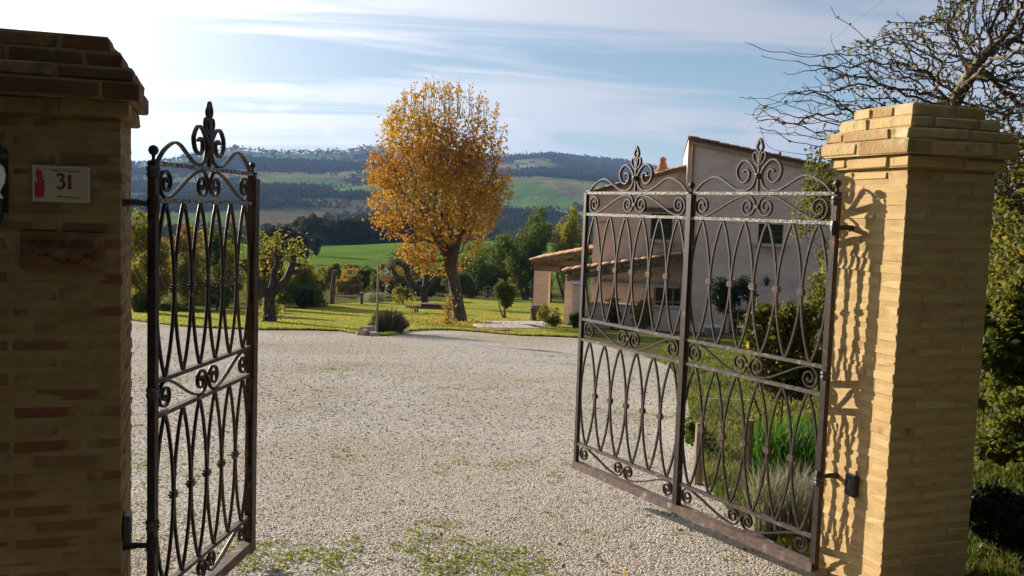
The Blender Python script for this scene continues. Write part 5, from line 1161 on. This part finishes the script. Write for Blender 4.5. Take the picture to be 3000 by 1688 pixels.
basket_pole()
def climbing_rose(px, py0, py1, label, n, leaf, base_y):
    b = gp(px, base_y); Y = b[1]; r = thing('climbing_rose', label, 'plant', b, 'staked roses by the drive'); t = at(px + 4, py1, Y)
    MB().tube([b - Z3 * .1, (b + t) / 2, t], [.014, .012, .008], 5).build('stake', MT['stake'], r); f = MB(); s = RNG.random(n)[:, None]; P = b + (t - b) * (.1 + .9 * s) + RNG.normal(size=(n, 3)) * .10; leaf_quads(f, P, .07, .7, a=.3 + .7 * RNG.random(n)); f.build('foliage', LF[leaf], r)
climbing_rose(1206, 950, 860, 'thin staked rose with yellow leaves beside the rosemary', 130, 'yellowgreen', 952); climbing_rose(1312, 956, 870, 'yellow leaved climber growing beside the maple trunk', 420, 'ochre', 958)
def rosemary():
    b = gp(1128, 978); Y = b[1]; r = thing('rosemary_bush', 'dark spiky rosemary bush at the edge of the drive', 'bush', b); k = Y / FPX; f = MB(); s = MB()
    for i in range(210):
        x = RNG.uniform(-1, 1); px = 1138 + 62 * x; tp = np.interp(px, [1076, 1100, 1140, 1180, 1200], [962, 922, 915, 925, 955]) + RNG.normal() * 7; d = RNG.uniform(-.5, .5)
        st = at(px * .55 + 1138 * .45, 976, Y + d * .6); st[2] = float(tz(st[0], st[1])); e = at(px, tp, Y + d); mid = (st + e) / 2 + np.array([0, 0, .05]); C = crom([st, mid, e], 5); s.tube(C, np.linspace(.008, .003, 11), 3, cap=False)
        n = 46; t = RNG.random(n); P = np.stack([np.interp(t, np.linspace(0, 1, 11), C[:, j]) for j in range(3)], 1) + RNG.normal(size=(n, 3)) * .015; leaf_quads(f, P, .055, .22, bias=(x * .6, 0, 1.1), a=RNG.random(n) * .8)
    s.build('stems', MT['twig'], r); f.build('foliage', LF['olive'], r)
rosemary()
for i, (px, py, sx, sz, lb) in enumerate(((1062, 984, .30, .22, 'round tan stone at the left end of the rosemary bed'), (1080, 979, .34, .30, 'largest tan stone beside the foot of the pole'), (1094, 986, .26, .18, 'small tan stone in front of the pole foot'), (1072, 972, .30, .20, 'tan stone at the back of the rosemary bed'))):
    stone('edging_stone', lb, gp(px, py) - Z3 * .03, (sx, sx * .8, sz), 60 + i, 'rock', 'stones edging the rosemary bed')

# wire netting with a stake, inside the right leaf -------------------------------
def netting():
    p0 = gp(2042, 1425); p1 = gp(2185, 1440); r = thing('wire_fence', 'low wire netting fence with wooden stakes behind the wide gate leaf', 'fence', p0)
    for q, h in ((p0, .46), (p1, .5)): MB().tube([q - Z3 * .1, q + Z3 * h], [.035, .032], 8).build('stake', MT['stake'], r)
    m = MB(); d = p1 - p0; L = np.linalg.norm(d[:2]); hN = .62; st = .055
    for i in range(int((L + hN) / st)):
        for s in (1, -1):
            u0 = i * st - (hN if s > 0 else 0); a0 = max(0, u0) if s > 0 else min(L, i * st); 
            ua, ub = (u0, u0 + hN) if s > 0 else (i * st, i * st - hN)
            za, zb = 0, hN
            if ub > L: zb = hN * (L - ua) / (ub - ua); ub = L
            if ua < 0: za = -ua; ua = 0
            if ub < 0: zb = hN * ua / (ua - ub); ub = 0
            if ua > L: za = (ua - L); ua = L
            if zb - za < .01: continue
            m.tube([p0 + d * (ua / L) + Z3 * (za + .02), p0 + d * (ub / L) + Z3 * (zb + .02)], .0012, 3, cap=False)
    for z in (.03, .33, .64): m.tube([p0 + Z3 * z, p1 + Z3 * z], .0016, 3, cap=False)
    m.build('netting', MT['grey_metal'], r)
netting()
def lavender():
    b = gp(2330, 1560); r = thing('lavender', 'grey lavender clump at the foot of the sunlit pillar', 'plant', b); m = MB(); n = 2600; a = RNG.random(n) * 6.28; q = np.sqrt(RNG.random(n)) * .26; P = b + np.stack([np.cos(a) * q, np.sin(a) * q, np.zeros(n)], 1); blades(m, P, .30, .006, .6); m.build('foliage', LF['silver'], r)
    b = gp(2330, 1400); r = thing('iris_clump', 'bright green clump of long grass leaves by the sunlit pillar', 'plant', b); m = MB(); n = 1500; a = RNG.random(n) * 6.28; q = np.sqrt(RNG.random(n)) * .32; P = b + np.stack([np.cos(a) * q, np.sin(a) * q, np.zeros(n)], 1); blades(m, P, .34, .012, .5); m.build('leaves', LF['grass_bright'], r)
lavender()

# ------------------------------------------------------------------ loose gravel, weeds, grass (uncountable)
from mathutils import noise as mnoise
def in_gravel(P):
    poly = np.array(lf_edge + far_edge[1:] + rt_edge[::-1][1:]); x, y = P[:, 0], P[:, 1]; c = np.zeros(len(P), bool); j = len(poly) - 1
    for i in range(len(poly)):
        xi, yi = poly[i]; xj, yj = poly[j]; m = ((yi > y) != (yj > y)) & (x < (xj - xi) * (y - yi) / (yj - yi + 1e-12) + xi); c ^= m; j = i
    return c
def view_pts(n, y0, y1, px0, px1, pw=1.0):
    Y = y0 * (y1 / y0) ** (RNG.random(n) ** pw); X = (RNG.uniform(px0, px1, n) - 1500) / FPX * Y * 1.0; return np.stack([X, Y], 1)
def gravel_stones():
    P = view_pts(95000, 3.9, 24, 330, 2500); P = P[in_gravel(P)]; n = len(P); Z = tz(P[:, 0], P[:, 1]) + .016
    s = (.0040 + .0068 * RNG.random(n) ** 3) * np.clip(P[:, 1] / 6.5, .9, 1.6)
    O = np.array([[1, 0, 0], [-1, 0, 0], [0, 1, 0], [0, -1, 0], [0, 0, 1], [0, 0, -1.]]); FO = np.array([[0, 2, 4], [2, 1, 4], [1, 3, 4], [3, 0, 4], [2, 0, 5], [1, 2, 5], [3, 1, 5], [0, 3, 5]])
    V = O[None] * (s[:, None, None] * (.6 + .8 * RNG.random((n, 6, 1)))) + RNG.normal(size=(n, 6, 3)) * (s * .25)[:, None, None]; V[..., 2] *= .75
    a = RNG.random(n) * 6.28; ca, sa = np.cos(a)[:, None], np.sin(a)[:, None]; V = np.stack([V[..., 0] * ca - V[..., 1] * sa, V[..., 0] * sa + V[..., 1] * ca, V[..., 2]], -1)
    V += np.stack([P[:, 0], P[:, 1], Z - s * .12], 1)[:, None]; F = (np.arange(n)[:, None, None] * 6 + FO[None]).reshape(-1, 3)
    m = MB(); m.add(V.reshape(-1, 3), F, np.repeat(RNG.random(n), 8)); o = m.build('loose_gravel', MT['pebble']); tag(o, 'loose pale pebbles scattered over the gravel drive', 'gravel', kind='stuff')
MT['pebble'] = surf('pebble', [(0, (.30, .265, .22)), (.3, (.42, .38, .32)), (.7, (.52, .475, .415)), (1, (.70, .66, .59))], scale=40, bump=.2, rnd='attr')
gravel_stones()
def weeds():
    m = MB(); P = view_pts(90000, 4.2, 24, 395, 2450); P = P[in_gravel(P)]
    f = .6 * fbm(P[:, 0] * .85 + 11, P[:, 1] * .85, 3, 50) + .2 + .45 * fbm(P[:, 0] * 6, P[:, 1] * 6, 3, 51)
    # patches measured in the photograph: in front of the viewer, along the right edge, by the left leaf
    for (px, py, rx, ry, w) in ((1290, 1540, .20, .11, .30), (1390, 1650, .30, .18, .34), (2050, 1520, .6, .2, .14), (1560, 1310, .35, .18, .07), (430, 1500, .2, .4, .10), (1650, 1240, .5, .3, .05), (1960, 1560, .5, .2, .12), (1850, 1480, .5, .2, .1), (690, 1640, .1, .1, .0)):
        c = gp(px, py); f = f + w * np.exp(-((P[:, 0] - c[0]) / rx) ** 2 - ((P[:, 1] - c[1]) / ry) ** 2)
    e = np.interp(P[:, 1], [5, 8, 20], [1.35, 1.3, 3.2]); f = f + .10 * sstep(.9, 0, e - P[:, 0])
    P = P[(f > .87) & (RNG.random(len(P)) < sstep(.86, 1.02, f) + .15)]; P3 = np.stack([P[:, 0], P[:, 1], tz(P[:, 0], P[:, 1]) + .01], 1); blades(m, P3, .019, .011, 1.5, a=np.clip(.5 + .5 * RNG.random(len(P3)), 0, 1)); print('weeds', len(P3))
    tag(m.build('weeds', LF['weed']), 'low green weeds growing through the gravel', 'weeds', kind='stuff')
weeds()
def rough_grass():
    m = MB(); P = view_pts(150000, 3.6, 26, 1950, 3050, .8); ok = ~in_gravel(P)
    P = P[ok]; d = vnoise(P[:, 0] * 2.2, P[:, 1] * 2.2, 61) + .3 * RNG.random(len(P)); P = P[d > .42]; P3 = np.stack([P[:, 0], P[:, 1], tz(P[:, 0], P[:, 1]) - .005], 1)
    hh = .045 + .09 * vnoise(P[:, 0] * 1.3, P[:, 1] * 1.3, 63) ** 1.5 * np.clip(P[:, 1] / 6, .7, 1.2)
    cl = np.clip(.15 + .55 * vnoise(P[:, 0] * 1.9, P[:, 1] * 1.9, 65) + .35 * RNG.random(len(P)), 0, 1); blades(m, P3, hh, .007 * np.clip(P[:, 1] / 6, .8, 2), .7, a=cl); print('rough', len(P3))
    tag(m.build('rough_grass', LF['grass']), 'rough autumn grass beside the drive and on the bank', 'grass', kind='stuff')
    n = 5200; P = view_pts(n, 3.8, 12, 1900, 3000, .9); P = P[~in_gravel(P)]; m = MB(); leaf_quads(m, np.stack([P[:, 0], P[:, 1], tz(P[:, 0], P[:, 1]) + .01 + .05 * RNG.random(len(P))], 1), .035, .7, a=RNG.random(len(P))); tag(m.build('leaf_litter', LF['dry']), 'fallen brown leaves lying in the grass by the fence', 'leaves', kind='stuff')
rough_grass()
def fallen_leaves():
    m = MB(); P = view_pts(1500, 4.3, 24, 600, 2100); P = P[in_gravel(P)]; P = P[RNG.random(len(P)) < np.interp(P[:, 0] / P[:, 1], [-.3, 0, .2], [.05, .08, .3])]; leaf_quads(m, np.stack([P[:, 0], P[:, 1], tz(P[:, 0], P[:, 1]) + .022], 1), .035, .6, bias=(0, 0, 0), a=RNG.random(len(P)))
    b = gp(1348, 946); n = 900; a = RNG.random(n) * 6.28; q = 3.4 * np.sqrt(RNG.random(n)); X, Y = b[0] + .6 + q * np.cos(a), b[1] - .2 + q * np.sin(a); leaf_quads(m, np.stack([X, Y, tz(X, Y) + .07], 1), .085, .7, a=.3 + .7 * RNG.random(n))
    tag(m.build('fallen_leaves', LF['ochre']), 'fallen autumn leaves scattered on the drive and under the maple', 'leaves', kind='stuff')
fallen_leaves()
def lawn_grass():
    n = 75000; i = RNG.integers(0, LG.shape[0] - 1, n); j = RNG.integers(0, LG.shape[1] - 1, n); a, b = RNG.random((2, n, 1)); P = LG[i, j] * (1 - a) * (1 - b) + LG[i + 1, j] * a * (1 - b) + LG[i, j + 1] * (1 - a) * b + LG[i + 1, j + 1] * a * b
    e = LG[0][RNG.integers(0, LG.shape[1], 9000)] + RNG.normal(size=(9000, 2)) * .07; hs = np.concatenate([np.full(n, .035), np.full(9000, .07)]); P = np.vstack([P, e]); k = (P[:, 1] < 75); P, hs = P[k], hs[k]
    m = MB(); blades(m, np.stack([P[:, 0], P[:, 1], tz(P[:, 0], P[:, 1]) + .045], 1), hs * .8, .014, .9, a=np.clip(.2 + .5 * vnoise(P[:, 0] * .5, P[:, 1] * .5, 71) + .3 * RNG.random(len(P)), 0, 1)); tag(m.build('lawn_grass', LF['lawn']), 'short mown grass of the lawn', 'grass', kind='stuff')
lawn_grass()

# ------------------------------------------------------------------ far country
def ico():
    t = (1 + 5 ** .5) / 2; V = np.array([[-1, t, 0], [1, t, 0], [-1, -t, 0], [1, -t, 0], [0, -1, t], [0, 1, t], [0, -1, -t], [0, 1, -t], [t, 0, -1], [t, 0, 1], [-t, 0, -1], [-t, 0, 1]]) / math.sqrt(1 + t * t)
    F = np.array([[0, 11, 5], [0, 5, 1], [0, 1, 7], [0, 7, 10], [0, 10, 11], [1, 5, 9], [5, 11, 4], [11, 10, 2], [10, 7, 6], [7, 1, 8], [3, 9, 4], [3, 4, 2], [3, 2, 6], [3, 6, 8], [3, 8, 9], [4, 9, 5], [2, 4, 11], [6, 2, 10], [8, 6, 7], [9, 8, 1]]); return V, F
IV, IF = ico()
def canopy(P, R, Hh, name, label, leaf, per=26):
    """wood of many crowns, each crown a cluster of leaf clumps"""
    n = len(P); u = RNG.normal(size=(n, per, 3)); u /= np.linalg.norm(u, axis=2)[..., None]; u[..., 2] = np.abs(u[..., 2]) * 1.3 - .25; rr = (.6 + .45 * RNG.random((n, per, 1)))
    C = P[:, None] + u * rr * np.stack([R, R, Hh], 1)[:, None] + np.array([0, 0, 1]) * (Hh * .45)[:, None, None]
    sz = np.repeat(R * .85, per); tone = np.repeat(np.clip(vnoise(P[:, 0] / 60, P[:, 1] / 60, 7) * .8 + .35 * (RNG.random(n) - .4), 0, 1), per)
    m = MB(); leaf_quads(m, C.reshape(-1, 3), sz, .9, a=np.clip(tone + .15 * (RNG.random(n * per) - .5), 0, 1)); o = m.build(name, LF[leaf]); return tag(o, label, 'woodland', kind='stuff')
def woods():
    n = 60000; r = 520 + 1600 * RNG.random(n) ** .8; az = np.arctan((RNG.uniform(300, 2250, n) - 1500) / FPX); X, Y = r * np.sin(az), r * np.cos(az)
    ok = woodmask(np.stack([X, Y], 1)) + .05 * (RNG.random(n) - .5) > .57; sk = (np.abs(r - 2055) < 30) & (RNG.random(n) < .25); lone = RNG.random(n) < .004; hedge = (np.abs(fbm(X / 190 + 40, Y / 110, 2, 33) - .5) < .007) & (RNG.random(n) < .8); ok = ok | sk | lone | hedge
    X, Y, r = X[ok], Y[ok], r[ok]; P = np.stack([X, Y, tz(X, Y)], 1); R = (2.2 + 2.4 * RNG.random(len(X))) * np.clip(r / 1300, .7, 1.2); canopy(P, R, R * 1.25, 'hillside_woods', 'distant woods and hedgerows covering the hills', 'wood_far', 9); print('woods', len(X))
    # hedgerow and copse along the crest of the near green field
    n = 110; px = RNG.uniform(880, 1180, n); Yd = 212 + 14 * RNG.random(n); X = (px - 1500) / FPX * Yd; P = np.stack([X, Yd, tz(X, Yd)], 1); R = 1.5 + 1.6 * RNG.random(n); canopy(P, R, R * 1.35, 'hedgerow', 'dark line of trees behind the green field', 'wood_far', 70)
    n = 420; px = RNG.uniform(380, 1750, n); Yd = 300 + 200 * RNG.random(n); X = (px - 1500) / FPX * Yd; k = fbm(X / 40, Yd / 25, 3, 90) > .5; X, Yd = X[k], Yd[k]; P = np.stack([X, Yd, tz(X, Yd)], 1); R = 2.2 + 2.2 * RNG.random(len(X)); canopy(P, R, R * 1.3, 'valley_copse', 'scattered trees on the valley floor', 'wood_far', 50)
woods()
def far_house(px, py, Y, w, h, label):
    p = at(px, py, Y); p[2] = float(tz(p[0], p[1])); r = thing('farm_building', label, 'house', p, 'far farm buildings'); MB().box(p + Z3 * h / 2, (w, w * .7, h)).build('wall', MT['white_paint'], r)
    V = np.array([[-w * .55, -w * .4, h], [w * .55, -w * .4, h], [w * .55, w * .4, h], [-w * .55, w * .4, h], [-w * .55, 0, h * 1.4], [w * .55, 0, h * 1.4]]) + p; m = MB(); m.add(V, [[0, 1, 5, 4], [2, 3, 4, 5]]); m.add(V, [[0, 4, 3], [1, 2, 5]]); m.build('roof', MT['terracotta'], r)
far_house(1556, 545, 1500, 9, 9, 'tiny white farm building on the far hillside right of the maple'); far_house(1535, 540, 1520, 14, 5, 'low tiny grey roofed barn on the far hillside')
far_house(700, 523, 1300, 8, 5, 'tiny pale farmhouse among fields on the left hillside')

def far_tree_line():
    # single trees between garden and field, each its own
    for i, (l, r_, top, Y, leaf, lb) in enumerate(((905, 945, 690, 150, 'dark', 'dark slender tree left of the green field crest'), (880, 905, 700, 130, 'dark', 'small dark cypress left of the green field'), (400, 440, 640, 120, 'green', 'far green tree above the bushes beside the shaded pillar'))):
        shrub('tree', lb, 'tree', l, r_, top, Y, 2500, .4, leaf, 'trees below the green field', 80 + i, .15)
far_tree_line()
# unseen trees and hedge, added to keep fill light off the pillar fronts
def light_screens():
    for i, (x, y, h) in enumerate(((-11, -5.4, 9.0), (-6.5, -6.0, 9.6), (-2, -6.4, 9.2), (2.5, -6.4, 9.8), (7, -6.0, 9.2), (11.5, -5.0, 9.4))):  # unseen row, made tall and close to block the sky behind the viewer
        z = float(tz(x, y)); lob = [(0, 0, h * .5, 3.1, 1.6, h * .52)] + [(RNG.uniform(-1.6, 1.6), RNG.uniform(-.6, .6), h * RNG.uniform(.2, .8), 1.7, 1.2, h * .25) for _ in range(6)]
        bush('tree', ('first', 'second', 'third', 'fourth', 'fifth', 'sixth')[i] + ' tall dark evergreen from the left in the unseen row added to block sky light', 'tree', (x, y, z), lob, 12000, .34, 'dark', 'evergreens added behind the viewer to block sky light', .12, seed=90 + i)
    for i, (x, y, h) in enumerate(((9.5, -1.5, 8.5), (9.0, 2.6, 8.0), (10.5, 6.5, 7.5))):  # out of view, added to lower the fill light from the right
        z = float(tz(x, y)); lob = [(0, 0, h * .5, 2.6, 1.8, h * .5)] + [(RNG.uniform(-1.4, 1.4), RNG.uniform(-.8, .8), h * RNG.uniform(.2, .8), 1.5, 1.2, h * .25) for _ in range(6)]
        bush('tree', ('nearest', 'middle', 'farthest')[i] + ' dark evergreen added out of view on the right to block sky light', 'tree', (x, y, z), lob, 10000, .32, 'dark', 'evergreens added on the right to block sky light', .12, seed=100 + i)
    for i in range(4):  # unseen hedge added to keep sun off the ground before the pillars
        p = np.array([*FCL, 0]) - D3 * (2.15 + 2.3 * i) + N3 * .35; z = float(tz(p[0], p[1])); h = 3.2; lob = [(0, 0, h * .5, 1.35, .8, h * .5)] + [(RNG.uniform(-.8, .8), RNG.uniform(-.3, .3), h * RNG.uniform(.2, .85), .7, .6, .5) for _ in range(6)]
        bush('hedge_bush', ('first', 'second', 'third', 'fourth')[i] + ' bush of the unseen hedge added to shade the ground before the gate', 'bush', (p[0], p[1], z), lob, 9000, .13, 'dark', 'unseen hedge added to shade the ground', .04, seed=110 + i)
light_screens()

# ------------------------------------------------------------------ haze
def haze():
    m = MB(); m.box((0, 1100, 65), (7400, 7400, 330)); mt, N, L = new_mat('haze'); out = N.new('ShaderNodeOutputMaterial'); v = N.new('ShaderNodeVolumePrincipled'); v.inputs['Color'].default_value = (.34, .55, 1, 1); v.inputs['Density'].default_value = .00017; v.inputs['Anisotropy'].default_value = 0; L.new(v.outputs[0], out.inputs['Volume'])
    o = m.build('haze', mt); tag(o, 'thin blue haze over the valley', 'haze', kind='stuff')
haze()
